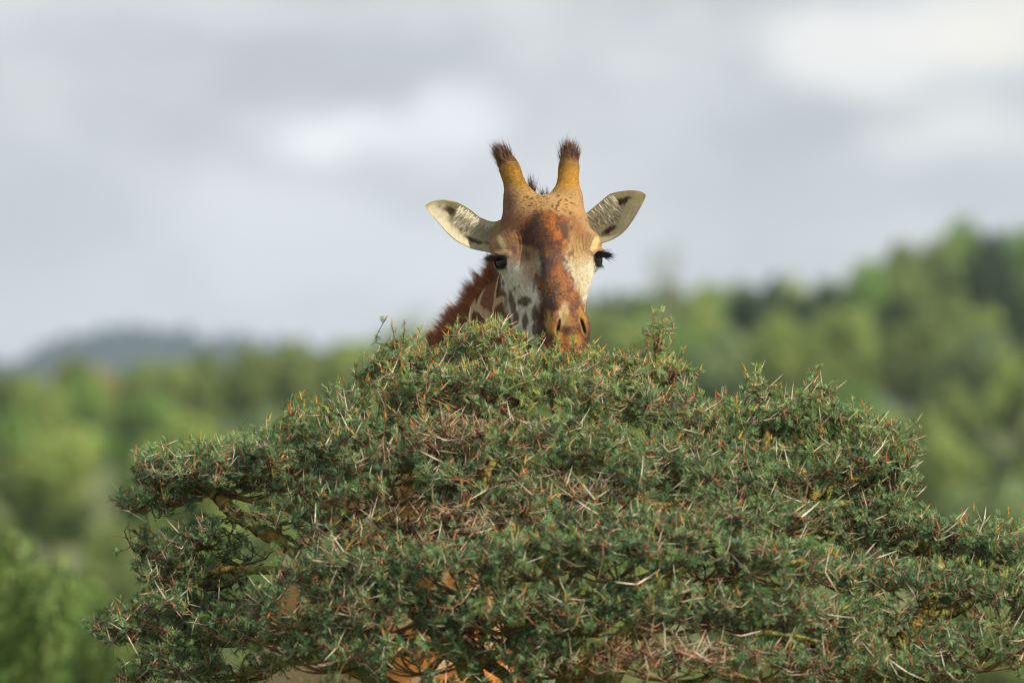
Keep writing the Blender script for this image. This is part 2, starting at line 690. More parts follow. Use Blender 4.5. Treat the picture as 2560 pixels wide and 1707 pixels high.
def project(fn, V, it=2, e=0.6):
    for _ in range(it):
        d = eval_chunks(fn, V)
        g = np.stack([(eval_chunks(fn, V + np.eye(3, dtype=np.float32)[k] * e) - d) / e for k in range(3)], 1)
        V = V - np.clip(d, -4, 4)[:, None] * g / np.maximum((g * g).sum(1), 0.25)[:, None]
    n = g / np.maximum(np.linalg.norm(g, axis=1), 1e-6)[:, None]
    return V.astype(np.float32), n


def mixc(c, col, m):
    return c + (np.asarray(col) - c) * np.clip(m, 0, 1)[:, None]


def coat_patches(q, size, seed):
    """brown coat patches parted by cream lines: cell distances of jittered points"""
    p = q / size
    p = p + 0.35 * (np.stack([fbm(p * 1.6, seed + k) for k in range(3)], 1) - 0.5)
    i = np.floor(p).astype(np.int64)
    best = np.full((len(p), 2), 9.0)
    cid = np.zeros(len(p))
    for dx in (-1, 0, 1):
        for dy in (-1, 0, 1):
            for dz in (-1, 0, 1):
                c = i + np.array((dx, dy, dz))
                j = np.stack([vhash(c[:, 0], c[:, 1], c[:, 2], seed + 5 + k) for k in range(3)], 1)
                d = np.linalg.norm(c + 0.15 + 0.7 * j - p, axis=1)
                near = d < best[:, 0]
                best[:, 1] = np.where(near, best[:, 0], np.minimum(best[:, 1], d))
                cid = np.where(near, j[:, 0], cid)
                best[:, 0] = np.where(near, d, best[:, 0])
    return best[:, 1] - best[:, 0], cid


def paint(q):
    """coat colour of each point (linear rgb): markings, with some shade painted in"""
    X, Y = to_photo(q)
    w1 = fbm(q / 14.0, 21) - 0.5
    w2 = fbm(q / 14.0 + 50, 22) - 0.5
    fine = fbm(q / 5.0, 31, 2)
    speck = vnoise(q / 2.6, 41)
    Xw, Yw = X + 12 * w1, Y + 12 * w2
    hq = q @ HR                                   # head frame

    def blob(cx, cy, rx, ry, ang=0, soft=0.35, warp=1.0):
        x = X + 12 * warp * w1 - cx
        y = Y + 12 * warp * w2 - cy
        a = math.radians(ang)
        u = (x * math.cos(a) + y * math.sin(a)) / rx
        v = (-x * math.sin(a) + y * math.cos(a)) / ry
        return sstep(1 + soft, 1 - soft, np.sqrt(u * u + v * v))

    cream = np.array((0.62, 0.60, 0.51))
    c = np.tile(cream, (len(q), 1)) * (0.9 + 0.2 * fine)[:, None]
    # tan haze of the cheeks towards the bridge
    c = mixc(c, (0.40, 0.27, 0.17), 0.55 * blob(1318, 690, 26, 40, 0, 0.8))
    
    # golden forehead and brows
    top = sstep(672, 622, Yw - 0.04 * np.abs(X - 1370))
    gold = np.array((0.29, 0.150, 0.036)) * (0.75 + 0.5 * fine)[:, None]
    c = c + (gold - c) * (top * (0.85))[:, None]
    c = mixc(c, (0.42, 0.27, 0.09), 0.5 * blob(1330, 500, 40, 30, 0, 0.7))
    c = mixc(c, (0.42, 0.26, 0.08), 0.5 * blob(1420, 520, 26, 40, 0, 0.7))
    # ossicones: deep yellow gold
    oss = sstep(492, 455, Yw)
    c = mixc(c, (0.34, 0.19, 0.025), oss * 0.9)
    c = mixc(c, (0.09, 0.05, 0.035), 0.85 * sstep(430, 386, Y + 30 * w1 - 16 * (speck - 0.5)))
    # shaded side of left ossicone and temple painted brown; brown beside the blaze
    c = mixc(c, (0.20, 0.105, 0.075), 0.95 * blob(1264, 530, 24, 66, 6, 0.6))
    c = mixc(c, (0.22, 0.105, 0.055), 0.75 * blob(1290, 568, 44, 24, -45, 0.8))
    c = mixc(c, (0.24, 0.11, 0.045), 0.75 * blob(1443, 572, 15, 46, -35, 0.8))
    # freckles between the ossicones
    fr = sstep(0.70, 0.76, vnoise(np.stack([X / 5.5, Y / 4.5, X * 0], 1), 77)) * sstep(560, 535, Y) * sstep(482, 492, Y) * sstep(1285, 1320, X) * sstep(1450, 1425, X)
    c = mixc(c, (0.09, 0.045, 0.025), 0.85 * fr)
    # pale eyelid bands and dark lines painting the shade in the folds over the eyes
    c = mixc(c, (0.60, 0.52, 0.30), 0.85 * blob(1257, 612, 9, 20, -28, 0.4, 0.3))
    c = mixc(c, (0.58, 0.48, 0.26), 0.8 * blob(1486, 612, 9, 20, 24, 0.4, 0.3))
    for k in range(3):
        xl = 1262 + 9 * k + np.interp(Y, [580, 600, 620, 640], [-12, -4, 6, 12])
        xr = 1477 - 7 * k + np.interp(Y, [580, 600, 620, 640], [10, 4, -4, -9])
        band = sstep(586, 594, Y + 4 * k) * sstep(637, 629, Y - 2 * k)
        c = mixc(c, (0.07, 0.045, 0.03), 0.75 * np.exp(-((X - xl) / 1.7) ** 2) * band)
        c = mixc(c, (0.09, 0.055, 0.03), 0.7 * np.exp(-((X - xr) / 1.6) ** 2) * band)
    c = mixc(c, (0.20, 0.115, 0.07), 0.9 * blob(1310, 630, 40, 28, -20, 0.7))
    c = mixc(c, (0.33, 0.21, 0.12), 0.75 * blob(1328, 672, 18, 44, -8, 0.8))
    c = mixc(c, (0.36, 0.26, 0.12), 0.7 * blob(1440, 650, 28, 34, 10, 0.9))
    c = mixc(c, (0.40, 0.34, 0.20), 0.7 * blob(1450, 712, 24, 44, -8, 0.9))
    # the brown blaze
    ys = [522, 530, 545, 560, 580, 600, 612, 622, 640, 674, 706, 740, 770, 800, 840, 900]
    xl = np.interp(Yw, ys, [1372, 1345, 1322, 1308, 1294, 1290, 1300, 1332, 1347, 1350, 1340, 1343, 1347, 1348, 1340, 1335])
    xr = np.interp(Yw, ys, [1372, 1390, 1408, 1426, 1432, 1426, 1420, 1416, 1413, 1418, 1434, 1450, 1466, 1482, 1492, 1495])
    strk = vnoise(np.stack([(X + 0.7 * Y * np.sign(X - 1370)) / 3.5, (Y - 0.7 * X * np.sign(X - 1370)) / 11.0, X * 0], 1), 66) - 0.5
    bl = sstep(-10, 13, np.minimum(Xw - xl, xr - Xw) + 14 * strk + 8 * (fine - 0.5)) * sstep(520, 538, Yw + 8 * strk)
    mott = fbm(np.stack([X / 17.0, Y / 22.0, X * 0], 1), 55, 3)
    cxo = np.interp(Y, [530, 560, 600, 650, 700, 760, 800], [1375, 1385, 1398, 1402, 1402, 1408, 1412])
    org = sstep(0.32, 0.92, mott + 0.24 * np.exp(-((X - cxo) / 18) ** 2) - 0.10 + 0.06 * sstep(690, 740, Y) + 0.22 * (speck - 0.5) + 0.40 * strk + 0.25 * (fine - 0.5))
    blc = np.array((0.075, 0.037, 0.029)) + (np.array((0.29, 0.092, 0.018)) - np.array((0.075, 0.037, 0.029))) * org[:, None]
    blc = mixc(blc, (0.36, 0.15, 0.035), 0.5 * sstep(680, 720, Y) * sstep(0.45, 0.6, fine))
    c = c + (blc - c) * (bl * 0.95)[:, None]
    c = mixc(c, (0.045, 0.03, 0.028), 0.8 * blob(1330, 568, 10, 26, 25, 0.6))
    c = mixc(c, (0.05, 0.033, 0.03), 0.75 * blob(1355, 650, 7, 34, -4, 0.6))
    c = mixc(c, (0.09, 0.05, 0.04), 0.7 * blob(1318, 642, 8, 13, -30, 0.5))
    c = mixc(c, (0.17, 0.07, 0.03), 0.75 * blob(1427, 640, 6, 12, 25, 0.5))
    c = mixc(c, (0.18, 0.08, 0.035), 0.8 * blob(1430, 706, 4, 14, -28, 0.5))
    c = mixc(c, (0.20, 0.09, 0.04), 0.7 * blob(1440, 746, 5, 14, -20, 0.5))
    c = mixc(c, (0.14, 0.07, 0.04), 0.7 * blob(1338, 712, 4, 26, 8, 0.5))
    # brown patches on cheek and jaw; the long outer one also paints jaw shading
    for cx, cy, rx, ry, an in ((1281, 757, 8, 33, -10), (1262, 740, 5, 24, -14), (1249, 745, 4, 18, -6), (1258, 704, 3.5, 9, -10), (1249, 703, 2.5, 9, 0),
                               (1311, 757, 17, 11, 10), (1290, 796, 8, 16, 5), (1313, 808, 7, 22, 0), (1338, 788, 8, 22, 4), (1335, 826, 5, 16, 0),
                               (1241, 798, 9, 42, 4), (1272, 806, 5, 22, -12), (1300, 850, 12, 20, 0), (1262, 860, 9, 24, 10), (1287, 722, 3, 3, 0), (1297, 720, 2.5, 3, 0)):
        c = mixc(c, (0.115, 0.07, 0.055), 0.9 * blob(cx, cy, rx, ry, an, 0.35, 0.75))
    # muzzle
    mz = sstep(60, 100, hq[:, 2]) * sstep(-100, -125, hq[:, 1])
    for cx, cy, rx, ry, an, col, s in ((1366, 760, 14, 9, 20, (0.06, 0.035, 0.03), 0.8), (1376, 776, 24, 13, 15, (0.08, 0.045, 0.04), 0.75),
                                       (1436, 776, 13, 18, 20, (0.11, 0.055, 0.04), 0.7), (1354, 820, 16, 48, 4, (0.065, 0.038, 0.035), 0.9),
                                       (1410, 795, 11, 28, 6, (0.52, 0.42, 0.22), 0.75), (1412, 815, 16, 16, 0, (0.42, 0.3, 0.13), 0.6),
                                       (1414, 842, 15, 13, 0, (0.10, 0.055, 0.04), 0.75), (1470, 848, 10, 26, 0, (0.12, 0.06, 0.05), 0.8),
                                       (1371, 815, 9, 32, -12, (0.42, 0.28, 0.10), 0.85), (1384, 834, 7, 18, -10, (0.5, 0.22, 0.02), 0.8),
                                       (1456, 818, 9, 34, -12, (0.44, 0.26, 0.06), 0.85), (1437, 865, 16, 16, 0, (0.46, 0.25, 0.05), 0.85),
                                       (1397, 855, 12, 11, 0, (0.46, 0.25, 0.05), 0.85)):
        c = mixc(c, col, s * mz * blob(cx, cy, rx, ry, an, 0.4, 0.5))
    # nostril hollows painted dark; eye rims: bare dark skin
    s = hq.copy()
    s[:, 0] = np.abs(s[:, 0])
    c = mixc(c, (0.045, 0.025, 0.018), sstep(3.0, -1.0, el(s, (31, -181, 277), (3.4, 21, 14), rotz(14))))
    ed = el(s, EYE_C + EYE_D * 29 - EYE_U * 4, (20, 14, 16), EYE_ROT)
    c = mixc(c, (0.016, 0.013, 0.013), sstep(6.0, 1.0, ed) * (s[:, 2] > 0))
    # neck and body
    nk = sstep(-14, 10, eval_chunks(sdf_head_only_q, q)) if len(q) else 0
    f, cid = coat_patches((q @ np.array([[1.5, 0.25, 0], [-0.25, 0.6, 0], [0, 0, 1.0]])), 86.0, 9)
    f2, cid2 = coat_patches(q, 230.0, 19)
    body = sstep(-420, -620, q[:, 1])
    ff = f * (1 - body) + f2 * body
    pat = sstep(0.10, 0.20, ff + 0.05 * (fine - 0.5))
    line = np.array((0.50, 0.36, 0.23))
    brown = np.array((0.17, 0.075, 0.04)) * (0.7 + 0.6 * (cid * (1 - body) + cid2 * body))[:, None]
    brown = brown + body[:, None] * np.array((0.26, 0.10, 0.01))
    nc = line + (brown - line) * pat[:, None]
    c = c + (nc - c) * nk[:, None]
    hoof = sstep(-2730, -2770, q[:, 1])
    c = mixc(c, (0.04, 0.03, 0.025), hoof)
    c = mixc(c, (0.03, 0.02, 0.02), sstep(-1480, -1560, q[:, 1]) * (q[:, 2] < -2600))
    st2 = vnoise(np.stack([(X + 0.5 * Y * np.sign(X - 1370)) / 3.2, (Y - 0.5 * X * np.sign(X - 1370)) / 9.0, q[:, 2] / 9.0], 1), 67) - 0.5
    warm = (sstep(640, 600, Y) * (1 - nk))[:, None] * np.array((0.10, 0.30, 0.55)) * (np.clip(st2 + 0.8 * (fine - 0.5), -0.1, 0.5))[:, None]
    return c * (0.9 + 0.2 * speck + 0.34 * st2)[:, None] * (1 - warm)


def sdf_head_only_q(p):
    """distance to the head proper, to part head markings from neck markings"""
    q = p @ HR
    s = q.copy()
    s[:, 0] = np.abs(s[:, 0])
    d = el(s, (0, 40, 10), (175, 175, 150))
    d = np.minimum(d, rc(s, (0, -40, 30), (0, -200, 230), 128, 110))
    d = np.minimum(d, rc(s, (0, -95, -30), (0, -200, 160), 104, 90))
    d = np.minimum(d, rc(s, (60, 150, 0), (80, 300, 10), 70, 70))
    return d


def strands(roots, dirs, length, width, rootcol, tipcol, seg=2, droop=None, wob=0.15, seed=1):
    """tapered hair blades; all arguments per strand"""
    r = np.random.default_rng(seed)
    n = len(roots)
    dirs = dirs / np.linalg.norm(dirs, axis=1)[:, None]
    side = np.cross(dirs, r.normal(size=(n, 3)))
    side /= np.linalg.norm(side, axis=1)[:, None]
    V = np.zeros((n, seg * 2 + 1, 3))
    C = np.zeros((n, seg * 2 + 1, 3))
    bend = r.normal(size=(n, 3)) * wob
    if droop is not None:
        bend = bend + droop
    for k in range(seg + 1):
        t = k / seg
        pt = roots + (dirs * t + bend * t * t) * length[:, None]
        w = (width * (1 - t) ** 0.7)[:, None] * side * 0.5
        col = rootcol + (tipcol - rootcol) * t
        if k < seg:
            V[:, 2 * k] = pt - w
            V[:, 2 * k + 1] = pt + w
            C[:, 2 * k] = col
            C[:, 2 * k + 1] = col
        else:
            V[:, 2 * k] = pt
            C[:, 2 * k] = col
    base = (np.arange(n) * (seg * 2 + 1))[:, None]
    F = []
    for k in range(seg - 1):
        a = base + 2 * k
        F += [np.hstack([a, a + 1, a + 3]), np.hstack([a, a + 3, a + 2])]
    a = base + 2 * (seg - 1)
    F.append(np.hstack([a, a + 1, a + 2]))
    return V.reshape(-1, 3), np.vstack(F), C.reshape(-1, 3)


def ear(outline_top, outline_bot, z0, z1, cup, thick=5.0, nu=40, nv=22):
    """a cupped ear lofted between its two edges; returns front and back shell"""
    u = np.linspace(0, 1, nu)

    def res(pts):
        pts = np.array(pts, float)
        s = np.r_[0, np.cumsum(np.linalg.norm(np.diff(pts, axis=0), axis=1))]
        s /= s[-1]
        # smooth resampling
        f = np.stack([np.interp(np.linspace(0, 1, 200), s, pts[:, k]) for k in range(2)], 1)
        ker = np.hanning(23)
        ker /= ker.sum()
        g = np.stack([np.convolve(np.r_[np.full(11, f[0, k]), f[:, k], np.full(11, f[-1, k])], ker, 'valid') for k in range(2)], 1)
        g[0], g[-1] = f[0], f[-1]
        return np.stack([np.interp(u, np.linspace(0, 1, 200), g[:, k]) for k in range(2)], 1)
    T, B = res(outline_top), res(outline_bot)
    v = np.linspace(-1, 1, nv)
    Vf = np.zeros((nu, nv, 3))
    for i in range(nu):
        half = 0.5 * np.linalg.norm(T[i] - B[i])
        w = (v + 1) / 2
        xy = B[i] + (T[i] - B[i]) * w[:, None]
        depth = cup * half * (1 - np.abs(v) ** 2.2) * (1.15 - 0.55 * u[i])
        Vf[i, :, 0] = xy[:, 0] - 1367
        Vf[i, :, 1] = 652 - xy[:, 1]
        Vf[i, :, 2] = z0 + (z1 - z0) * u[i] - depth
    # wavy folds at the base
    Vb = Vf.copy()
    Vb[:, :, 2] -= thick * (0.35 + 0.65 * (1 - np.abs(v) ** 4))[None, :] * np.minimum(1, 6 * (1 - u) + 0.3)[:, None]
    uu = np.repeat(u[:, None], nv, 1)
    vv = np.repeat(v[None, :], nu, 0)
    i, j = np.meshgrid(np.arange(nu - 1), np.arange(nv - 1), indexing='ij')
    a = (i * nv + j).ravel()
    Ff = np.c_[a, a + 1, a + nv + 1, a + nv]
    n = nu * nv
    Fb = Ff[:, ::-1] + n
    rim = []
    for i in range(nu - 1):
        a = i * nv
        rim.append((a, a + nv, a + nv + n, a + n))
        b = i * nv + nv - 1
        rim.append((b, b + n, b + nv + n, b + nv))
    return np.vstack([Vf.reshape(-1, 3), Vb.reshape(-1, 3)]), np.vstack([Ff, Fb, np.array(rim)]), uu.ravel(), vv.ravel(), n


def build_giraffe():
    root = thing('giraffe', 'giraffe peering over the top of the thorny acacia, ears spread wide', 'giraffe',
                 (G0.x - 430 / S, G0.y + 1230 / S, 0))
    off = G0 - Vector(root.location)

    def W(q):
        return to_world(q) + np.array(off)

    Vh, Qh = surface_nets(sdf_head, (-330, -330, -420), (190, 330, 320), 5.0)
    Vh, _ = project(sdf_head, Vh, 1)
    Vh, Qh = subdiv(Vh, Qh)
    Vh, Nh = project(sdf_head, Vh, 2)
    ch = paint(Vh)
    Vb, Qb = surface_nets(sdf_body, (-860, -2900, -2790), (60, 10, -120), 15.0)
    cb = paint(Vb)
    # tuck the coarse neck just inside the fine one
    near = sstep(-420, -300, Vb[:, 1])
    ctr = np.array([-120.0, -220, -320])
    ax = np.array(NECK[2][0], float) - np.array(NECK[0][0], float)
    t = ((Vb - np.array(NECK[0][0])) @ ax) / (ax @ ax)
    foot = np.array(NECK[0][0]) + t[:, None] * ax
    Vb = Vb + (foot - Vb) * (near * 0.22)[:, None]
    # ears
    left = ear([(1262, 540), (1240, 552), (1224, 551), (1198, 541), (1173, 521), (1142, 504), (1110, 499), (1084, 503), (1066, 512), (1063, 517)],
               [(1240, 632), (1213, 627), (1180, 621), (1142, 604), (1116, 582), (1096, 558), (1080, 540), (1069, 526), (1064, 520), (1063, 517)],
               -48, 34, 0.62)
    right = ear([(1440, 560), (1454, 540), (1475, 522), (1504, 499), (1522, 483), (1545, 477), (1575, 474), (1598, 476), (1611, 481), (1615, 488)],
                [(1490, 612), (1509, 603), (1530, 597), (1550, 586), (1566, 572), (1580, 553), (1592, 535), (1604, 513), (1612, 498), (1615, 488)],
                -66, -6, 0.55)
    parts_v, parts_f, parts_c = [Vh, Vb], [Qh, Qb + len(Vh)], [ch, cb]
    nv = len(Vh) + len(Vb)
    ear_info = []
    for (V, F, uu, vv, n), sgn in ((left, -1), (right, 1)):
        fine = fbm(V / 9.0, 61)
        fr = np.tile((0.84, 0.82, 0.66), (n, 1)) * (0.85 + 0.3 * fine[:n])[:, None]
        # dusky hair-free hollows along the middle of the ear
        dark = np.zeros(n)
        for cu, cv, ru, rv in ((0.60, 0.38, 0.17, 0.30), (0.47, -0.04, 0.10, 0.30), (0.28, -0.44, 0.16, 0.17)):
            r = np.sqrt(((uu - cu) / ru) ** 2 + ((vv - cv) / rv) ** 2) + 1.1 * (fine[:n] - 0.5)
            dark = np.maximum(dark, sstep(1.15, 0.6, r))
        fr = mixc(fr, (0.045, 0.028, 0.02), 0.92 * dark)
        edge = sstep(0.90, 0.99, np.maximum(np.abs(vv), uu))
        fr = mixc(fr, (0.50, 0.44, 0.13), 0.8 * edge)
        bk = np.tile((0.42, 0.30, 0.16), (n, 1)) * (0.8 + 0.4 * fine[n:])[:, None]
        parts_v.append(V)
        parts_f.append(F + nv)
        parts_c.append(np.vstack([fr, bk]))
        nv += len(V)
        ear_info.append((V[:n].reshape(40, 22, 3), sgn))
    me = mesh_np('body', W(np.vstack(parts_v)), np.vstack(parts_f), np.vstack(parts_c), smooth=True)
    body = add('body', me, M_COAT, root)
    me.materials.append(M_EAR)
    mi = np.zeros(len(me.polygons), dtype=np.int32)
    mi[len(Qh) + len(Qb):] = 1
    me.polygons.foreach_set('material_index', mi)

    # ---- eyes
    for sgn in (-1, 1):
        th = np.linspace(0, np.pi, 18)
        ph = np.linspace(0, 2 * np.pi, 28, endpoint=False)
        tt, pp = np.meshgrid(th, ph, indexing='ij')
        sp = np.stack([np.sin(tt) * np.cos(pp), np.cos(tt), np.sin(tt) * np.sin(pp)], -1).reshape(-1, 3) * 26.5
        c = EYE_C * np.array((sgn, 1, 1))
        V = (sp + c) @ HR.T
        i, j = np.meshgrid(np.arange(17), np.arange(28), indexing='ij')
        a = (i * 28 + j).ravel()
        b = (i * 28 + (j + 1) % 28).ravel()
        eye_o = add('eye', mesh_np('eye', W(V), np.c_[a, b, b + 28, a + 28], smooth=True), M_EYE, root)
        # lashes: a thick dark fringe on the upper lid, a thin one below
        r = np.random.default_rng(5 + sgn)
        n = 260
        s = r.uniform(-1, 1, n)
        T, U, D = EYE_T, EYE_U, EYE_D
        roots = EYE_C + T * (s * 22)[:, None] + U * (13.0 - 5 * s ** 2 + r.normal(0, 1.2, n))[:, None] + D * (25 - 6 * s ** 2)[:, None]
        dirs = D * 1.0 + T * (s * 0.5 + 0.25)[:, None] + U * r.normal(0.02, 0.2, n)[:, None] + r.normal(0, 0.1, (n, 3))
        ln = r.uniform(20, 38, n)
        m = 26
        s2 = r.uniform(-1, 1, m)
        roots2 = EYE_C + T * (s2 * 19)[:, None] - U * (16 - 5 * s2 ** 2)[:, None] + D * (25 - 6 * s2 ** 2)[:, None]
        dirs2 = D * 0.9 - U * 0.8 + T * (s2 * 0.5)[:, None] + r.normal(0, 0.15, (m, 3))
        roots = np.vstack([roots, roots2])
        dirs = np.vstack([dirs, dirs2])
        ln = np.r_[ln, r.uniform(8, 18, m)]
        fl = np.array((sgn, 1, 1))
        V, F, C = strands((roots * fl) @ HR.T, (dirs * fl) @ HR.T, ln, np.full(len(ln), 2.0), np.full((len(ln), 3), 0.012), np.full((len(ln), 3), 0.02),
                          seg=3, droop=np.array((0, -0.12, 0)), wob=0.1, seed=9 + sgn)
        add('eyelashes', mesh_np('eyelashes', W(V), F, C), M_FUR, eye_o)

        # dark hair tuft on the ossicone
        n = 1900
        ax0, ax1 = np.array((70.0, 200, -36)), np.array((80.0, 262, -62))
        t = r.uniform(0, 1, n) ** 0.55
        ang = r.uniform(0, 2 * np.pi, n)
        rad = 17.0 * np.sqrt(np.clip(1 - np.clip((t - 0.8) / 0.2, 0, 1) ** 2 * 0.8, 0, 1)) * np.where(t > 0.8, np.sqrt(r.uniform(0, 1, n)), 1)
        ring = np.stack([np.cos(ang), np.zeros(n), np.sin(ang)], 1)
        roots = ax0 + (ax1 - ax0) * t[:, None] + ring * rad[:, None]
        a = (ax1 - ax0) / np.linalg.norm(ax1 - ax0)
        clump = 0.25 * np.stack([np.sin(ang * 5 + 1), np.zeros(n), np.cos(ang * 4)], 1)
        dirs = a + ring * (0.08 + 0.08 * r.normal(size=n))[:, None] + r.normal(0, 0.07, (n, 3)) + clump * 0.3 + np.array((0.24 if sgn < 0 else -0.02, 0, 0))
        ln = r.uniform(22, 50, n) * (0.75 + 0.5 * t) * (0.8 + 0.5 * vnoise(np.stack([ang * 2.2, t * 3, t * 0], 1), 44))
        low = t < r.uniform(0.05, 0.75, n)
        rc_ = np.where((low | (r.uniform(size=n) < 0.12))[:, None], (0.34, 0.20, 0.05), (0.12, 0.062, 0.042)) * r.uniform(0.6, 1.4, (n, 1))
        tcx = np.where((r.uniform(size=n) < 0.3)[:, None], (0.20, 0.09, 0.06), (0.075, 0.05, 0.042)) * r.uniform(0.7, 1.3, (n, 1))
        V, F, C = strands((roots * fl) @ HR.T, (dirs * fl) @ HR.T, ln, r.uniform(1.2, 2.0, n), rc_, tcx, seg=3, wob=0.07, seed=15 + sgn)
        add('ossicone_tuft', mesh_np('ossicone_tuft', W(V), F, C), M_FUR, root)

    # ---- hair inside the ears
    for E, sgn in ear_info:
        r = np.random.default_rng(31 + sgn)
        n = 1500
        iu = r.uniform(4, 22, n)
        iv = r.uniform(10.5, 20.5, n)
        i0, j0 = iu.astype(int), iv.astype(int)
        roots = E[i0, j0] + (E[i0 + 1, j0] - E[i0, j0]) * (iu - i0)[:, None] + (E[i0, j0 + 1] - E[i0, j0]) * (iv - j0)[:, None]
        dirs = np.array((sgn * 0.75, -0.75, 0.45)) + r.normal(0, 0.16, (n, 3))
        col = np.where(r.uniform(size=(n, 1)) < 0.85, (0.86, 0.84, 0.70), (0.4, 0.3, 0.2)) * r.uniform(0.85, 1.1, (n, 1))
        V, F, C = strands(roots + np.array((0, 0, 1.0)), dirs, r.uniform(14, 30, n), r.uniform(0.9, 1.5, n), col, col, seg=2, wob=0.12, seed=33 + sgn)
        add('ear_hair', mesh_np('ear_hair', W(V), F, C), M_FUR, root)

    # ---- mane along the crest of the neck
    r = np.random.default_rng(77)
    ctr = np.array([a for a, _ in NECK], float)
    rad = np.array([b for _, b in NECK], float)
    cum = np.r_[0, np.cumsum(np.linalg.norm(np.diff(ctr, axis=0), axis=1))]
    n = 15000
    t = r.uniform(0, cum[-1] * 0.86, n)
    c = np.stack([np.interp(t, cum, ctr[:, k]) for k in range(3)], 1)
    c2 = np.stack([np.interp(t + 12, cum, ctr[:, k]) for k in range(3)], 1)
    c1 = np.stack([np.interp(t - 12, cum, ctr[:, k]) for k in range(3)], 1)
    tan = c2 - c1
    tan /= np.maximum(np.linalg.norm(tan, axis=1), 1e-6)[:, None]
    dors = np.array((-0.80, 0.62, 0.05))
    nrm = dors - tan * (tan @ dors)[:, None]
    nrm /= np.linalg.norm(nrm, axis=1)[:, None]
    bi = np.cross(tan, nrm)
    wdt = r.normal(0, 1, n)
    R_ = np.interp(t, cum, rad)
    a = np.clip(wdt * 0.13, -0.34, 0.34)
    roots = c + nrm * (R_ * np.cos(a) - 3)[:, None] + bi * (R_ * np.sin(a))[:, None]
    clump = vnoise(np.stack([t / 16.0, wdt * 0.35, t * 0], 1), 91)
    clump2 = vnoise(np.stack([t / 9.0 + 40, wdt * 0.5, t * 0], 1), 92) - 0.5
    dirs = nrm + bi * a[:, None] * 0.8 - tan * (0.2 + 1.0 * clump2)[:, None] + r.normal(0, 0.1, (n, 3))
    ln = (18 + 58 * clump ** 1.6) * r.uniform(0.7, 1.15, n) * np.clip((t + 40) / 70, 0.5, 1)
    col = np.array((0.52, 0.235, 0.13)) * r.uniform(0.5, 1.5, (n, 1))
    tip = np.array((0.40, 0.16, 0.09)) * r.uniform(0.4, 1.3, (n, 1))
    V, F, C = strands(roots, dirs, ln, r.uniform(1.6, 2.6, n), col, tip, seg=3, wob=0.12, seed=78)
    mn_v, mn_f, mn_c = V, F, C
    # the tuft of mane standing up behind the crown
    n = 260
    g = r.uniform(size=n) < 0.78
    bx = np.where(g, -38 + r.normal(0, 6, n), -4 + r.normal(0, 8, n))
    roots = np.stack([bx, 150 + r.uniform(-10, 10, n), np.full(n, -70) + r.normal(0, 12, n)], 1)
    dirs = np.stack([r.normal(-0.06, 0.12, n) - (bx + 38) * 0.004, np.ones(n), r.normal(-0.1, 0.1, n)], 1)
    ln = np.where(g, r.uniform(30, 78, n), r.uniform(25, 52, n))
    col = np.where(r.uniform(size=(n, 1)) < 0.4, (0.13, 0.05, 0.03), (0.04, 0.03, 0.03))
    V, F, C = strands(roots, dirs, ln, np.full(n, 1.6), col, col * 0.8, seg=3, wob=0.08, seed=80)
    add('mane', mesh_np('mane', W(np.vstack([mn_v, V])), np.vstack([mn_f, F + len(mn_v)]), np.vstack([mn_c, C])), M_FUR, root)

    # ---- short coat hair on the head
    r = np.random.default_rng(101)
    area = np.linalg.norm(np.cross(Vh[Qh[:, 2]] - Vh[Qh[:, 0]], Vh[Qh[:, 3]] - Vh[Qh[:, 1]]), axis=1)
    cenz = Vh[Qh].mean(1)
    nz = Nh[Qh[:, 0]]
    wgt = area * (nz[:, 2] > -0.35) * (cenz[:, 1] > -300)
    n = 150000
    pick = r.choice(len(Qh), n, p=wgt / wgt.sum())
    ab = r.uniform(size=(n, 2))
    q = Qh[pick]
    roots = (Vh[q[:, 0]] * ((1 - ab[:, :1]) * (1 - ab[:, 1:])) + Vh[q[:, 1]] * (ab[:, :1] * (1 - ab[:, 1:]))
             + Vh[q[:, 2]] * (ab[:, :1] * ab[:, 1:]) + Vh[q[:, 3]] * ((1 - ab[:, :1]) * ab[:, 1:]))
    nr = Nh[q[:, 0]]
    hq = roots @ HR
    up = sstep(-20, 60, hq[:, 1])
    flow = np.stack([np.sign(hq[:, 0]) * (0.35 + 0.5 * up) * np.clip(np.abs(hq[:, 0]) / 30, 0, 1), -0.9 + 1.5 * up, 0.2 - 0.3 * up], 1) @ HR.T
    flow = flow + r.normal(0, 0.28, (n, 3))
    flow = flow - nr * (flow * nr).sum(1)[:, None]
    dirs = flow / np.maximum(np.linalg.norm(flow, axis=1), 1e-3)[:, None] + nr * 0.12
    col = ch[q[:, 0]] * r.uniform(0.8, 1.5, (n, 1))
    s = hq.copy()
    s[:, 0] = np.abs(s[:, 0])
    ok = (el(s, EYE_C + EYE_D * 26, (24, 18, 22), EYE_ROT) > 3) & (el(s, (31, -181, 281), (5, 25, 24), rotz(14)) > 2)
    ln = r.uniform(3, 6.5, n) * np.where(hq[:, 1] > 190, 1.5, 1.0)
    V, F, C = strands(roots[ok], dirs[ok], ln[ok], r.uniform(0.5, 0.9, ok.sum()), col[ok], col[ok] * 1.05, seg=1, wob=0.0, seed=103)
    add('coat_hair', mesh_np('coat_hair', W(V), F, C), M_FUR, root, kind='stuff')
    return root


build_giraffe()

# ------------------------------------------------------------------ the acacia
def bez(a, b, c, n):
    t = np.linspace(0, 1, n)[:, None]
    return (1 - t) ** 2 * a + 2 * t * (1 - t) * b + t * t * c


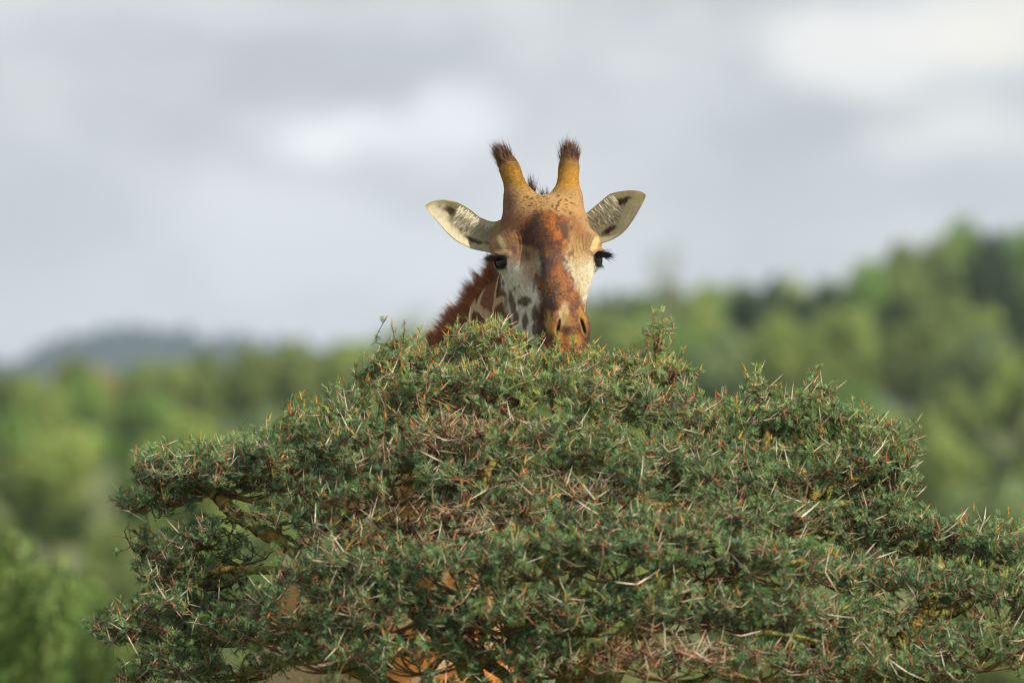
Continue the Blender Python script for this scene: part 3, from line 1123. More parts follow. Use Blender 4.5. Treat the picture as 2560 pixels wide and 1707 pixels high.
def catmull(pts, n):
    pts = np.asarray(pts, float)
    p = np.vstack([2 * pts[0] - pts[1], pts, 2 * pts[-1] - pts[-2]])
    outp = []
    m = max(2, n // (len(pts) - 1))
    for i in range(1, len(p) - 2):
        for t in np.linspace(0, 1, m, endpoint=False):
            outp.append(0.5 * ((2 * p[i]) + (-p[i - 1] + p[i + 1]) * t + (2 * p[i - 1] - 5 * p[i] + 4 * p[i + 1] - p[i + 2]) * t * t
                               + (-p[i - 1] + 3 * p[i] - 3 * p[i + 1] + p[i + 2]) * t ** 3))
    outp.append(pts[-1])
    return np.array(outp)


def tube(path, r0, r1, sides, lump=0.0, seed=0):
    path = np.asarray(path, float)
    n = len(path)
    tan = np.gradient(path, axis=0)
    tan /= np.maximum(np.linalg.norm(tan, axis=1), 1e-9)[:, None]
    ref = np.array((0.31, 0.9, 0.2))
    u = np.cross(tan, ref)
    u /= np.maximum(np.linalg.norm(u, axis=1), 1e-9)[:, None]
    v = np.cross(tan, u)
    t = np.linspace(0, 1, n)
    rad = (r0 + (r1 - r0) * t)
    a = np.linspace(0, 2 * np.pi, sides, endpoint=False)
    rr = np.random.default_rng(seed)
    rm = rad[:, None] * (1 + lump * rr.normal(size=(n, sides)))
    V = path[:, None, :] + (u[:, None, :] * np.cos(a)[None, :, None] + v[:, None, :] * np.sin(a)[None, :, None]) * rm[:, :, None]
    V = V.reshape(-1, 3)
    i, j = np.meshgrid(np.arange(n - 1), np.arange(sides), indexing='ij')
    q0 = (i * sides + j).ravel()
    q1 = (i * sides + (j + 1) % sides).ravel()
    return V, np.c_[q0, q1, q1 + sides, q0 + sides]


def batch_tubes(paths, r0, r1, sides=3):
    """many thin tubes at once: paths (n,m,3)"""
    n, m, _ = paths.shape
    tan = np.gradient(paths, axis=1)
    tan /= np.maximum(np.linalg.norm(tan, axis=2), 1e-9)[..., None]
    u = np.cross(tan, np.array((0.31, 0.9, 0.2)))
    u /= np.maximum(np.linalg.norm(u, axis=2), 1e-9)[..., None]
    v = np.cross(tan, u)
    t = np.linspace(0, 1, m)
    rad = r0[:, None] + (r1 - r0)[:, None] * t
    a = np.linspace(0, 2 * np.pi, sides, endpoint=False)
    V = paths[:, :, None, :] + (u[:, :, None, :] * np.cos(a)[:, None] + v[:, :, None, :] * np.sin(a)[:, None]) * rad[:, :, None, None]
    b, i, j = np.meshgrid(np.arange(n), np.arange(m - 1), np.arange(sides), indexing='ij')
    q0 = (b * m * sides + i * sides + j).ravel()
    q1 = (b * m * sides + i * sides + (j + 1) % sides).ravel()
    return V.reshape(-1, 3), np.c_[q0, q1, q1 + sides, q0 + sides]


TREE_D = D0 - 0.82           # distance of the middle of the crown


def PT(px, py, fwd=0.0):
    """photo pixel, distance in front of the crown's middle -> world"""
    return np.array(P(px, py, TREE_D - 0.82 * fwd))


# foliage pads: pixel centre, metres towards the camera, half sizes in metres (wide, high, deep), leafiness, number of twigs
PADS = [
    (1350, 943, -0.15, 0.3, 0.08, 0.28, 1, 150), (1222, 880, -0.22, 0.135, 0.085, 0.2, 1, 80), (1030, 941, -0.2, 0.16, 0.09, 0.24, 1, 90), (1510, 957, -0.2, 0.2, 0.08, 0.26, 1, 100),
    (1640, 965, -0.1, 0.13, 0.1, 0.2, 0.9, 70), (1400, 1010, 0.15, 0.33, 0.1, 0.22, 1, 130), (1180, 991, 0.1, 0.26, 0.1, 0.22, 0.8, 110), (1620, 1062, 0.15, 0.26, 0.11, 0.22, 1, 110),
    (940, 1038, -0.1, 0.17, 0.1, 0.22, 1, 85), (820, 1083, -0.05, 0.18, 0.1, 0.24, 1, 90), (700, 1143, 0, 0.17, 0.09, 0.24, 1, 85), (570, 1178, 0, 0.15, 0.09, 0.22, 1, 75),
    (464, 1189, 0.05, 0.13, 0.075, 0.18, 1, 65), (394, 1192, 0.05, 0.07, 0.05, 0.12, 0.9, 26), (960, 1128, 0.2, 0.24, 0.11, 0.22, 1, 110), (760, 1189, 0.15, 0.24, 0.09, 0.2, 1, 95),
    (560, 1209, 0.1, 0.17, 0.06, 0.18, 0.8, 60), (1150, 1125, 0.3, 0.24, 0.1, 0.2, 0.45, 120), (1380, 1125, 0.4, 0.26, 0.1, 0.2, 1, 110), (1600, 1162, 0.4, 0.26, 0.11, 0.2, 1, 110),
    (1790, 1082, 0, 0.17, 0.09, 0.22, 1, 85), (1920, 1065, -0.05, 0.15, 0.09, 0.2, 1, 80), (2060, 1075, -0.05, 0.17, 0.09, 0.22, 1, 85), (2186, 1125, 0, 0.13, 0.09, 0.2, 1, 75),
    (1800, 1192, 0.25, 0.24, 0.11, 0.22, 1, 110), (2000, 1175, 0.15, 0.24, 0.1, 0.22, 1, 110), (2176, 1178, 0.1, 0.15, 0.09, 0.2, 1, 80), (2236, 1218, 0.05, 0.1, 0.045, 0.16, 0.8, 36),
    (1000, 1212, 0.35, 0.25, 0.1, 0.2, 0.9, 110), (1250, 1232, 0.5, 0.26, 0.1, 0.2, 0.75, 120), (1430, 1260, 0.55, 0.24, 0.09, 0.2, 0.4, 110), (1640, 1230, 0.5, 0.26, 0.1, 0.2, 0.95, 110),
    (1860, 1230, 0.35, 0.24, 0.08, 0.2, 1, 95), (2070, 1235, 0.15, 0.14, 0.035, 0.18, 0.7, 22), (850, 1260, 0.3, 0.17, 0.07, 0.2, 0.8, 60), (700, 1290, 0.25, 0.12, 0.04, 0.18, 0.6, 24),
    (510, 1345, 0.1, 0.12, 0.05, 0.16, 0.9, 40), (440, 1405, 0.1, 0.12, 0.055, 0.16, 0.9, 46), (480, 1450, 0.1, 0.17, 0.055, 0.18, 0.9, 62), (600, 1490, 0, 0.13, 0.03, 0.16, 0.5, 18),
    (434, 1520, 0.15, 0.16, 0.055, 0.2, 1, 66), (354, 1580, 0.15, 0.13, 0.05, 0.18, 1, 54), (500, 1590, 0.15, 0.18, 0.055, 0.2, 0.9, 66), (454, 1660, 0.2, 0.17, 0.05, 0.2, 0.9, 60),
    (600, 1680, 0.15, 0.17, 0.05, 0.2, 0.8, 21), (860, 1440, 0.65, 0.22, 0.09, 0.2, 0.95, 105), (760, 1530, 0.65, 0.18, 0.09, 0.2, 1, 90), (960, 1540, 0.75, 0.22, 0.1, 0.2, 1, 110),
    (1150, 1440, 0.8, 0.2, 0.09, 0.2, 1, 95), (1010, 1400, 0.6, 0.12, 0.06, 0.16, 0.5, 40), (1340, 1400, 0.85, 0.22, 0.1, 0.22, 1, 105), (1540, 1400, 0.85, 0.24, 0.1, 0.22, 1, 110),
    (1760, 1400, 0.8, 0.25, 0.1, 0.22, 1, 110), (1960, 1420, 0.75, 0.2, 0.085, 0.2, 1, 95), (1650, 1330, 0.75, 0.22, 0.06, 0.18, 1, 70), (344, 1268, 0.05, 0.06, 0.018, 0.06, 1, 15),
    (434, 1250, 0.06, 0.08, 0.028, 0.08, 1, 24), (350, 1360, 0.08, 0.05, 0.035, 0.07, 0.5, 10), (284, 1582, 0.12, 0.06, 0.022, 0.08, 1, 16), (339, 1690, 0.2, 0.07, 0.02, 0.08, 0.9, 14),
    (2120, 1285, 0.15, 0.14, 0.03, 0.14, 0.7, 24), (1350, 1325, 0.62, 0.2, 0.07, 0.2, 0.6, 85), (1520, 1320, 0.68, 0.2, 0.07, 0.2, 0.8, 80), (1780, 1315, 0.65, 0.22, 0.07, 0.2, 0.95, 80),
    (1210, 1330, 0.6, 0.13, 0.05, 0.16, 0.4, 50), (900, 1350, 0.5, 0.18, 0.06, 0.18, 0.6, 50), (1030, 1300, 0.45, 0.14, 0.07, 0.18, 0.3, 26), (1130, 1280, 0.5, 0.12, 0.06, 0.18, 0.3, 26),
    (1260, 1540, 0.9, 0.2, 0.09, 0.2, 1, 95), (1450, 1540, 0.9, 0.25, 0.1, 0.2, 0.95, 110), (1660, 1530, 0.9, 0.24, 0.1, 0.2, 1, 110), (1880, 1540, 0.85, 0.24, 0.09, 0.2, 1, 105),
    (2040, 1580, 0.7, 0.18, 0.08, 0.2, 1, 80), (2170, 1330, 0.1, 0.17, 0.075, 0.2, 1, 75), (2290, 1350, 0.1, 0.16, 0.08, 0.22, 1, 85), (2420, 1370, 0.1, 0.16, 0.08, 0.22, 1, 85),
    (2540, 1380, 0.1, 0.17, 0.09, 0.24, 1, 90), (2660, 1420, 0.1, 0.17, 0.1, 0.24, 1, 60), (2130, 1440, 0.35, 0.2, 0.08, 0.2, 0.95, 85), (2320, 1470, 0.3, 0.22, 0.1, 0.22, 0.9, 100),
    (2500, 1500, 0.3, 0.22, 0.11, 0.22, 1, 105), (2640, 1560, 0.3, 0.2, 0.12, 0.22, 1, 60), (2120, 1660, 0.65, 0.2, 0.08, 0.2, 1, 85), (2440, 1630, 0.5, 0.24, 0.1, 0.22, 0.9, 105),
    (2300, 1690, 0.6, 0.17, 0.06, 0.2, 0.8, 60), (1900, 1660, 0.9, 0.24, 0.08, 0.2, 0.7, 95), (1650, 1660, 1, 0.26, 0.08, 0.2, 0.22, 120), (1400, 1660, 0.95, 0.2, 0.06, 0.2, 0.7, 45),
    (1050, 1650, 0.85, 0.24, 0.07, 0.2, 0.9, 80), (820, 1640, 0.75, 0.2, 0.08, 0.2, 0.95, 80), (700, 1600, 0.6, 0.14, 0.06, 0.18, 0.9, 22), (1200, 1760, 0.9, 0.3, 0.08, 0.2, 0.9, 60),
    (1600, 1770, 0.9, 0.35, 0.08, 0.2, 0.8, 60), (2050, 1770, 0.8, 0.3, 0.09, 0.2, 0.9, 60), (900, 1760, 0.8, 0.25, 0.08, 0.2, 0.9, 50), (2400, 1790, 0.6, 0.3, 0.09, 0.2, 0.9, 60),
    (500, 1760, 0.3, 0.25, 0.06, 0.2, 0.9, 50), (1645, 856, -0.03, 0.018, 0.04, 0.025, 0.9, 7), (990, 862, -0.12, 0.018, 0.035, 0.025, 0.8, 6), (1905, 985, -0.02, 0.03, 0.04, 0.04, 0.9, 9),
    (2062, 985, -0.02, 0.03, 0.04, 0.04, 0.9, 9), (800, 1330, 0.35, 0.11, 0.05, 0.18, 0.7, 28), (1960, 1310, 0.45, 0.15, 0.06, 0.18, 0.9, 50), (2090, 1310, 0.3, 0.13, 0.05, 0.16, 0.9, 40),
    (2210, 1270, 0.15, 0.11, 0.05, 0.16, 0.9, 40), (1100, 1370, 0.62, 0.14, 0.06, 0.16, 0.4, 18), (2170, 1560, 0.5, 0.13, 0.07, 0.18, 0.9, 45), (620, 1560, 0.2, 0.14, 0.05, 0.18, 0.9, 40),
    (600, 1400, 0.1, 0.1, 0.03, 0.12, 0.6, 14), (1220, 1600, 0.72, 0.11, 0.06, 0.16, 0.7, 34), (1120, 1560, 0.75, 0.11, 0.06, 0.16, 0.8, 30), (1330, 1620, 0.85, 0.12, 0.06, 0.16, 0.8, 34),
]
# limbs that show through the crown: pixel path, metres towards the camera, radius at start and end in metres
LIMBS = [
    ([(1330, 1900, .3), (1190, 1700, .3), (1060, 1540, .35), (960, 1470, .35), (880, 1450, .33), (800, 1412, .3), (700, 1352, .25), (610, 1300, .2), (560, 1262, .15), (520, 1220, .1)], .040, .017),
    ([(900, 1455, .33), (760, 1432, .3), (680, 1424, .3), (600, 1424, .28), (540, 1430, .25), (500, 1442, .2), (450, 1425, .15), (390, 1380, .1), (335, 1325, .08)], .016, .004),
    ([(1000, 1500, .35), (920, 1400, .4), (855, 1325, .42), (815, 1255, .4), (790, 1225, .35), (760, 1160, .2)], .024, .010),
    ([(1350, 1800, .4), (1290, 1560, .5), (1220, 1410, .55), (1170, 1365, .55), (1120, 1310, .5), (1080, 1230, .4), (1060, 1120, .2), (1050, 1000, 0)], .030, .010),
    ([(1220, 1410, .55), (1190, 1330, .6), (1215, 1190, .62), (1250, 1130, .48), (1300, 1050, .3), (1320, 970, .0)], .013, .006),
    ([(1390, 1850, .4), (1430, 1600, .6), (1440, 1420, .65), (1470, 1300, .6), (1560, 1262, .6), (1650, 1268, .6), (1760, 1250, .55)], .034, .010),
    ([(1470, 1300, .6), (1450, 1180, .5), (1480, 1050, .2), (1500, 960, -.1)], .018, .008),
    ([(1420, 1850, .3), (1600, 1600, .5), (1800, 1450, .5), (1930, 1352, .4), (1990, 1300, .3), (2040, 1245, .25), (2110, 1212, .2), (2200, 1180, .15), (2270, 1150, .1)], .036, .008),
    ([(1960, 1320, .35), (2040, 1275, .3), (2110, 1262, .25), (2180, 1250, .2), (2260, 1215, .15)], .014, .005),
    ([(1930, 1352, .4), (1900, 1230, .3), (1915, 1100, .15), (1925, 1010, .02), (1935, 965, -.02)], .016, .006),
    ([(2010, 1290, .3), (2050, 1180, .2), (2056, 1080, .12), (2062, 1010, .05)], .014, .006),
    ([(1430, 1900, .3), (1700, 1760, .4), (2000, 1740, .45), (2160, 1680, .45), (2230, 1620, .42), (2290, 1560, .4), (2330, 1500, .35), (2350, 1420, .3), (2330, 1360, .2)], .042, .012),
    ([(2290, 1560, .4), (2400, 1520, .35), (2450, 1470, .3), (2480, 1400, .25), (2500, 1330, .2), (2530, 1300, .18)], .018, .004),
    ([(2160, 1680, .45), (2300, 1690, .4), (2450, 1640, .35), (2560, 1560, .3), (2650, 1500, .3)], .024, .010),
    ([(1800, 1500, .9), (1880, 1412, .9), (1960, 1410, .93), (1990, 1404, .93), (2020, 1405, .9)], .010, .005),
    ([(1760, 1700, .9), (1840, 1600, .95), (1960, 1590, .95), (2050, 1600, .9)], .010, .005),
    ([(1330, 1950, .2), (1060, 1760, .2), (820, 1640, .2), (680, 1600, .18), (560, 1610, .16), (430, 1585, .15), (330, 1575, .14), (236, 1580, .12)], .034, .003),
    ([(820, 1640, .2), (700, 1660, .2), (600, 1690, .2), (500, 1700, .2), (310, 1680, .2)], .014, .004),
    ([(1380, 1850, .5), (1300, 1720, .8), (1180, 1640, .85), (1000, 1600, .8), (860, 1560, .7), (760, 1540, .65)], .026, .008),
    ([(1400, 1850, .5), (1440, 1720, .9), (1450, 1600, .95), (1420, 1480, .9), (1350, 1410, .85)], .028, .008),
    ([(1440, 1700, .9), (1560, 1580, 1.0), (1660, 1460, .95), (1750, 1400, .85)], .018, .008),
    ([(1640, 1010, .0), (1630, 930, -.02), (1640, 868, -.03), (1648, 822, -.03)], .010, .004),
    ([(860, 1330, .4), (700, 1270, .2), (560, 1240, .1), (450, 1225, .08), (390, 1250, .06), (330, 1270, .05), (290, 1264, .05)], .010, .003),
]


def build_acacia():
    r = np.random.default_rng(2024)
    base = np.array((0.12, TREE_D * math.cos(PITCH) - 0.25, 0.0))
    root = thing('acacia_tree', 'spreading thorny acacia with grey-green leaves, white thorns and yellow-green limbs', 'tree', tuple(base))

    def Lc(v):
        return np.asarray(v) - base

    def barkcol(V, k):
        n1 = fbm(V * 22.0, 7)
        n2 = fbm(V * 60.0, 8)
        c = np.tile((0.25, 0.25, 0.075), (len(V), 1)) * (0.6 + 0.8 * n1)[:, None]
        c = mixc(c, (0.26, 0.14, 0.04), sstep(0.48, 0.66, n1) * 0.7)
        return mixc(c, (0.035, 0.02, 0.012), sstep(0.60, 0.68, n2) * 0.85)
    # trunk
    fork = base + np.array((0.02, 0.0, 1.55))
    V, F = tube(catmull([base + (0, 0, -0.05), base + (0.03, 0, 0.3), base + (0.05, 0.02, 0.9), fork], 16), .12, .075, 14, .04)
    V[:14] += (V[:14] - base) * np.array((.5, .5, 0))
    add('trunk', mesh_np('trunk', Lc(V), F, barkcol(V, 0), smooth=True), M_BARK, root)
    # limbs
    skel, srad, bpts = [], [], []
    for k, (pts, r0, r1) in enumerate(LIMBS):
        w = [PT(*p) for p in pts]
        if pts[0][1] >= 1800:
            w = [fork + (0, 0, -0.06), 0.5 * (fork + w[0]) + (0, 0, 0.02)] + w
        path = catmull(w, 14 * (len(w) - 1))
        path = path + 0.022 * (np.stack([fbm(path * 7, 60 + q, 2) for q in range(3)], 1) - 0.5)
        V, F = tube(path, r0, r1, 10, .12, k)
        bo = add('branch', mesh_np('branch', Lc(V), F, barkcol(V, k), smooth=True), M_BARK, root)
        bpts.append((path[::3], bo))
        skel.append(path)
        srad.append(np.linspace(r0, r1, len(path)))
    skel = np.vstack(skel)
    srad = np.concatenate(srad)

    # pads: a feeder branch from the nearest limb, then side branches, then twigs
    tw_path, tw_pad, tw_leaf, tw_top = [], [], [], []
    sb_path, sb_r0, sb_r1 = [], [], []
    for k, (px, py, fw, rx, rz, ry, leafy, cnt) in enumerate(PADS):
        c = PT(px, py, fw)
        hub = c - np.array((0, 0, rz * 0.55))
        d = np.linalg.norm(skel - hub, axis=1) + 2.0 * np.maximum(0, skel[:, 2] - hub[2] - 0.02)
        j = int(np.argmin(d))
        s0 = skel[j]
        midp = 0.5 * (s0 + hub) + np.array((0, 0, -0.04)) * np.linalg.norm(hub - s0) + r.normal(0, 0.015, 3)
        path = bez(s0, midp, hub, 10)
        rr = min(srad[j] * 0.7, 0.012)
        V, F = tube(path, rr, 0.005, 7, .12, k)
        bo = add('branch', mesh_np('branch', Lc(V), F, barkcol(V, k), smooth=True), M_BARK, root)
        bpts.append((path, bo))
        # side branches
        ns = 11
        samples = [path[4:]]
        for q in range(ns):
            a = 2 * np.pi * (q + r.uniform(-.3, .3)) / ns
            rad = r.uniform(.55, .85)
            e = c + np.array((rx * rad * math.cos(a), ry * rad * math.sin(a), rz * r.uniform(-.35, .45)))
            m = 0.5 * (hub + e) + np.array((0, 0, -0.3 * rz)) + r.normal(0, .012, 3)
            pp = bez(hub, m, e, 8)
            sb_path.append(pp)
            sb_r0.append(.0045)
            sb_r1.append(.0022)
            samples.append(pp[2:])
        samples = np.vstack(samples)
        n = int(cnt * 1.12)
        u = r.normal(size=(n, 3))
        u /= np.linalg.norm(u, axis=1)[:, None]
        u[:, 2] = np.where(u[:, 2] < -0.45, -u[:, 2], u[:, 2])
        rad = r.uniform(.35, 1.0, n) ** 0.5 * r.uniform(.85, 1.12, n) * (.72 + .42 * vnoise(u * 2.6 + k * 7.3, 5)) + (r.uniform(size=n) < .07) * r.uniform(.15, .5, n)
        tips = c + u * rad[:, None] * np.array((rx, ry, rz))
        st = samples[np.argmin(np.linalg.norm(tips[:, None] - samples[None] + u[:, None] * 0.10, axis=2), axis=1)]
        vec = tips - st
        ln = np.linalg.norm(vec, axis=1)
        vec = vec / np.maximum(ln, 1e-6)[:, None] * np.clip(ln, .06, .27)[:, None]
        tips = st + vec
        bend = r.normal(0, .018, (n, 3)) + np.array((0, 0, -0.012))
        m = 7
        t = np.linspace(0, 1, m)[None, :, None]
        pts = st[:, None] + vec[:, None] * t + bend[:, None] * (4 * t * (1 - t)) + np.array((0, 0, 1.0)) * (0.018 * t ** 2)
        pts += r.normal(0, .0022, pts.shape) * (t > 0)
        tw_path.append(pts)
        tw_leaf.append(np.full(n, leafy))
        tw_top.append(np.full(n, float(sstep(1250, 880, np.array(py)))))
    TP = np.vstack(tw_path)
    TL = np.concatenate(tw_leaf)
    TT = np.concatenate(tw_top)
    nt_ = len(TP)
    # wispy long shoots that break the outline
    SB = np.stack(sb_path)
    V, F = batch_tubes(SB, np.array(sb_r0), np.array(sb_r1), 4)
    n1 = fbm(V * 40.0, 12)
    c = np.tile((0.19, 0.105, 0.065), (len(V), 1)) * (0.6 + 0.8 * n1)[:, None]
    c = mixc(c, (0.20, 0.17, 0.045), sstep(.5, .6, n1) * .8)
    V2, F2 = batch_tubes(TP, r.uniform(.0018, .0030, nt_), np.full(nt_, .0011), 3)
    tt = np.tile(np.repeat(np.linspace(0, 1, 7), 3), nt_)
    tone = np.repeat(r.uniform(size=nt_), 21)
    topr = np.repeat(TT, 21)
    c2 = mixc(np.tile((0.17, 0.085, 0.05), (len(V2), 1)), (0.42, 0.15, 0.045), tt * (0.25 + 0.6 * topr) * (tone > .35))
    c2 = mixc(c2, (0.46, 0.34, 0.08), tt * (tone < .22) * .8)
    add('twigs', mesh_np('twigs', Lc(np.vstack([V, V2])), np.vstack([F, F2 + len(V)]), np.vstack([c, c2])), M_TWIG, root, kind='stuff')

    # ---- nodes along the twigs
    nn = 11
    tpos = np.linspace(.16, 1.0, nn)[None, :] + r.uniform(-.03, .03, (nt_, nn))
    tpos = np.clip(tpos, 0, 1)
    fi = tpos * 6
    i0 = np.clip(fi.astype(int), 0, 5)
    fr = (fi - i0)[..., None]
    rows = np.arange(nt_)[:, None]
    npt = TP[rows, i0] * (1 - fr) + TP[rows, i0 + 1] * fr
    ntan = TP[rows, i0 + 1] - TP[rows, i0]
    ntan /= np.maximum(np.linalg.norm(ntan, axis=2), 1e-9)[..., None]
    npt, ntan = npt.reshape(-1, 3), ntan.reshape(-1, 3)
    tn = tpos.ravel()
    leafy = np.repeat(TL, nn)
    topn = np.repeat(TT, nn)
    # leaves: two to four small twice-pinnate leaves per node
    has = r.uniform(size=len(npt)) < leafy * np.clip(.2 + 1.2 * tn, 0, 1) * np.clip(-.02 + 1.9 * fbm(npt * 11.0, 70), 0, 1.1)
    per = 3
    idx = np.repeat(np.where(has)[0], per)
    nl = len(idx)
    o = npt[idx]
    rd = r.normal(size=(nl, 3))
    rd -= ntan[idx] * (rd * ntan[idx]).sum(1)[:, None] * .6
    rd += np.array((0, -.12, .28))
    ax = rd / np.linalg.norm(rd, axis=1)[:, None] + ntan[idx] * .45
    ax /= np.linalg.norm(ax, axis=1)[:, None]
    nrm = np.array((0, -.35, 1.0)) + r.normal(0, .55, (nl, 3))
    side = np.cross(nrm, ax)
    side /= np.maximum(np.linalg.norm(side, axis=1), 1e-6)[:, None]
    nrm = np.cross(ax, side)
    ln = r.uniform(.008, .0205, nl)
    tone = r.uniform(size=nl)
    clus = fbm(o * 7.0, 90)
    col = np.array((0.090, 0.200, 0.098)) + (np.array((0.26, 0.41, 0.13)) - np.array((0.090, 0.200, 0.098))) * np.clip(-.08 + .42 * tn[idx] ** 2 + .5 * topn[idx] * tn[idx] + .9 * (clus - .45) + .35 * (tone - .5), 0, 1)[:, None]  # young tips paler; sunlit yellow of the crown top put into leaf colour
    col = mixc(col, (0.22, 0.33, 0.19), (tone > .9) * .8)
    col = mixc(col, (0.16, 0.15, 0.03), (tone < .03) * .8)
    col *= r.uniform(.6, 1.35, (nl, 1))

    def leaf_mesh(o, ax, side, nrm, ln, np_=4):
        n = len(o)
        T = np.zeros((n, np_ * 2, 3, 3))
        for p in range(np_):
            f = .18 + .82 * p / (np_ - 1)
            for sgn, q in ((-1, 2 * p), (1, 2 * p + 1)):
                b = o + ax * (ln * f * .82)[:, None]
                w = ln * (.46 - .12 * abs(f - .5))
                tip = b + side * (sgn * w * .86)[:, None] + ax * (w * (.35 + .5 * f))[:, None] + nrm * (w * .22)[:, None]
                wd = ax * (ln * .125)[:, None]
                md = .5 * (b + tip) + nrm * (w * .02)[:, None]
                T[:, q, 0] = b
                T[:, q, 1] = tip + wd * .5
                T[:, q, 2] = md - wd * 1.3
        return T
    T = leaf_mesh(o, ax, side, nrm, ln)

    # thorns: straight pairs at the nodes
    ht = r.uniform(size=len(npt)) < np.where(leafy < .5, .40, .12) * np.where(tn < .97, 1, .5)
    ti = np.where(ht)[0]
    nt2 = len(ti)
    pr = r.normal(size=(nt2, 3))
    pr -= ntan[ti] * (pr * ntan[ti]).sum(1)[:, None]
    pr /= np.linalg.norm(pr, axis=1)[:, None]
    to, td = [], []
    for sgn in (-1, 1):
        to.append(npt[ti])
        dd = pr * sgn + ntan[ti] * r.uniform(.1, .7, nt2)[:, None] + r.normal(0, .18, (nt2, 3))
        td.append(dd / np.linalg.norm(dd, axis=1)[:, None])
    to, td = np.vstack(to), np.vstack(td)
    tl = np.tile(r.uniform(.026, .082, nt2) * r.uniform(.6, 1.0, nt2), 2) * r.uniform(.75, 1.15, 2 * nt2)
    ttone = np.tile(np.clip(.05 + .8 * tn[ti] - .25 * (leafy[ti] < .5) + r.normal(0, .25, nt2), 0, 1), 2)
    tcol = mixc(np.tile((0.34, 0.19, 0.12), (2 * nt2, 1)), (0.80, 0.76, 0.64), ttone)

    # which pieces show: a coarse depth map of the leaves as seen from the road
    def shot(p):
        d = p - np.array((0, 0, CAMZ))
        dep = d @ np.array(FWD)
        k = 2560.0 / (SENS / LENS) / dep
        return 1280 + d[:, 0] * k, 853.5 - (d @ np.array(UPV)) * k, dep
    lx, ly, ld = shot(o)
    cell = 14
    gx, gy = (lx // cell).astype(int) + 10, (ly // cell).astype(int) + 10
    good = (gx >= 0) & (gx < 260) & (gy >= 0) & (gy < 180)
    zb = np.full((260, 180), 99.0)
    np.minimum.at(zb, (gx[good], gy[good]), ld[good])

    def showing(x, y, d, tol):
        a, b = (x // cell).astype(int) + 10, (y // cell).astype(int) + 10
        k = (x > 5) & (x < 2555) & (y > 700) & (y < 1700)
        a, b = np.clip(a, 0, 259), np.clip(b, 0, 179)
        return k & (d < zb[a, b] + tol)
    mx, my, md = shot(to + td * (tl * .6)[:, None])
    ex, ey, _ = shot(to + td * tl[:, None])
    bx, by, _ = shot(to)
    size = np.hypot(ex - bx, ey - by)
    score = np.where(showing(mx, my, md, .004), size, 0)
    clear = ~((mx > 1360) & (mx < 1490) & (my > 800) & (my < 900))      # none across the muzzle that the animal is pushing through
    big = np.argsort(-score)[:300]
    big = big[clear[big]]
    keep = clear.copy()
    keep[big] = False
    # joined thorns
    tr = .0010 + .014 * tl

    def cone(o, d, l, rad):
        n = len(o)
        u = np.cross(d, np.array((.3, .5, .8)))
        u /= np.linalg.norm(u, axis=1)[:, None]
        v = np.cross(d, u)
        V = np.zeros((n, 4, 3))
        for q in range(3):
            a = 2 * np.pi * q / 3
            V[:, q] = o + (u * math.cos(a) + v * math.sin(a)) * rad[:, None]
        V[:, 3] = o + d * l[:, None]
        b = (np.arange(n) * 4)[:, None]
        F = np.vstack([np.hstack([b, b + 1, b + 3]), np.hstack([b + 1, b + 2, b + 3]), np.hstack([b + 2, b, b + 3])])
        return V.reshape(-1, 3), F
    V, F = cone(to[keep], td[keep], tl[keep], tr[keep])
    cc = np.repeat(tcol[keep], 4, axis=0).reshape(-1, 4, 3)
    cc[:, :3] *= np.array((.8, .7, .6))
    add('thorns', mesh_np('thorns', Lc(V), F, cc.reshape(-1, 3)), M_THORN, root, kind='stuff')
    bp_all = np.vstack([p for p, _ in bpts])
    bp_own = np.concatenate([np.full(len(p), q) for q, (p, _) in enumerate(bpts)])

    def owner(p):
        return bpts[int(bp_own[np.argmin(np.linalg.norm(bp_all - p, axis=1))])][1]
    # the thorns that show largest, one by one (four shared shapes)
    variants = []
    for q in range(4):
        n = 6
        zz = np.linspace(0, 1, 5)
        V = []
        for z in zz[:-1]:
            rr = .031 * (1 - z) + .004
            for j in range(n):
                a = 2 * np.pi * j / n
                V.append((rr * math.cos(a) + .02 * q * z * z, rr * math.sin(a), z))
        V.append((.02 * q, 0, 1))
        F = []
        for i in range(3):
            for j in range(n):
                a, b = i * n + j, i * n + (j + 1) % n
                F += [(a, b, b + n), (a, b + n, a + n)]
        F += [(18 + j, 18 + (j + 1) % n, 24) for j in range(n)]
        light = (.2 + .26 * q)
        ct = mixc(np.tile((0.30, 0.16, 0.09), (25, 1)), (0.80, 0.76, 0.64), np.full(25, light))
        ct[:6] *= (.75, .6, .5)
        me = mesh_np('thorn', V, F, ct, smooth=True)
        me.materials.append(M_THORN)
        variants.append(me)
    for j in big:
        q = int(np.clip(ttone[j] * 4, 0, 3))
        ob = bpy.data.objects.new('thorn', variants[q])
        COL.objects.link(ob)
        ob.parent = owner(to[j])
        qd = Vector(td[j]).to_track_quat('Z', 'X')
        ob.matrix_local = Matrix.Translation(Vector(Lc(to[j]))) @ qd.to_matrix().to_4x4() @ Matrix.Scale(float(tl[j]), 4)

    # the leaves that show largest, one by one; the rest joined
    sc = np.where(showing(lx, ly, ld, .001), ln * np.abs(nrm[:, 1]) ** .3, 0)
    bigl = np.argsort(-sc)[:300]
    keepl = np.ones(nl, bool)
    keepl[bigl] = False
    Vl = T[keepl].reshape(-1, 3)
    cl = np.repeat(col[keepl], 24, axis=0)
    cl = cl.reshape(-1, 8, 3, 3) * r.uniform(.8, 1.2, (int(keepl.sum()), 8, 1, 1))
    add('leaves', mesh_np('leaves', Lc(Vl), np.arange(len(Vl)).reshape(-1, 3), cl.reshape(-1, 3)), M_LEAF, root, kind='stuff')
    lv = []
    e = np.eye(3)
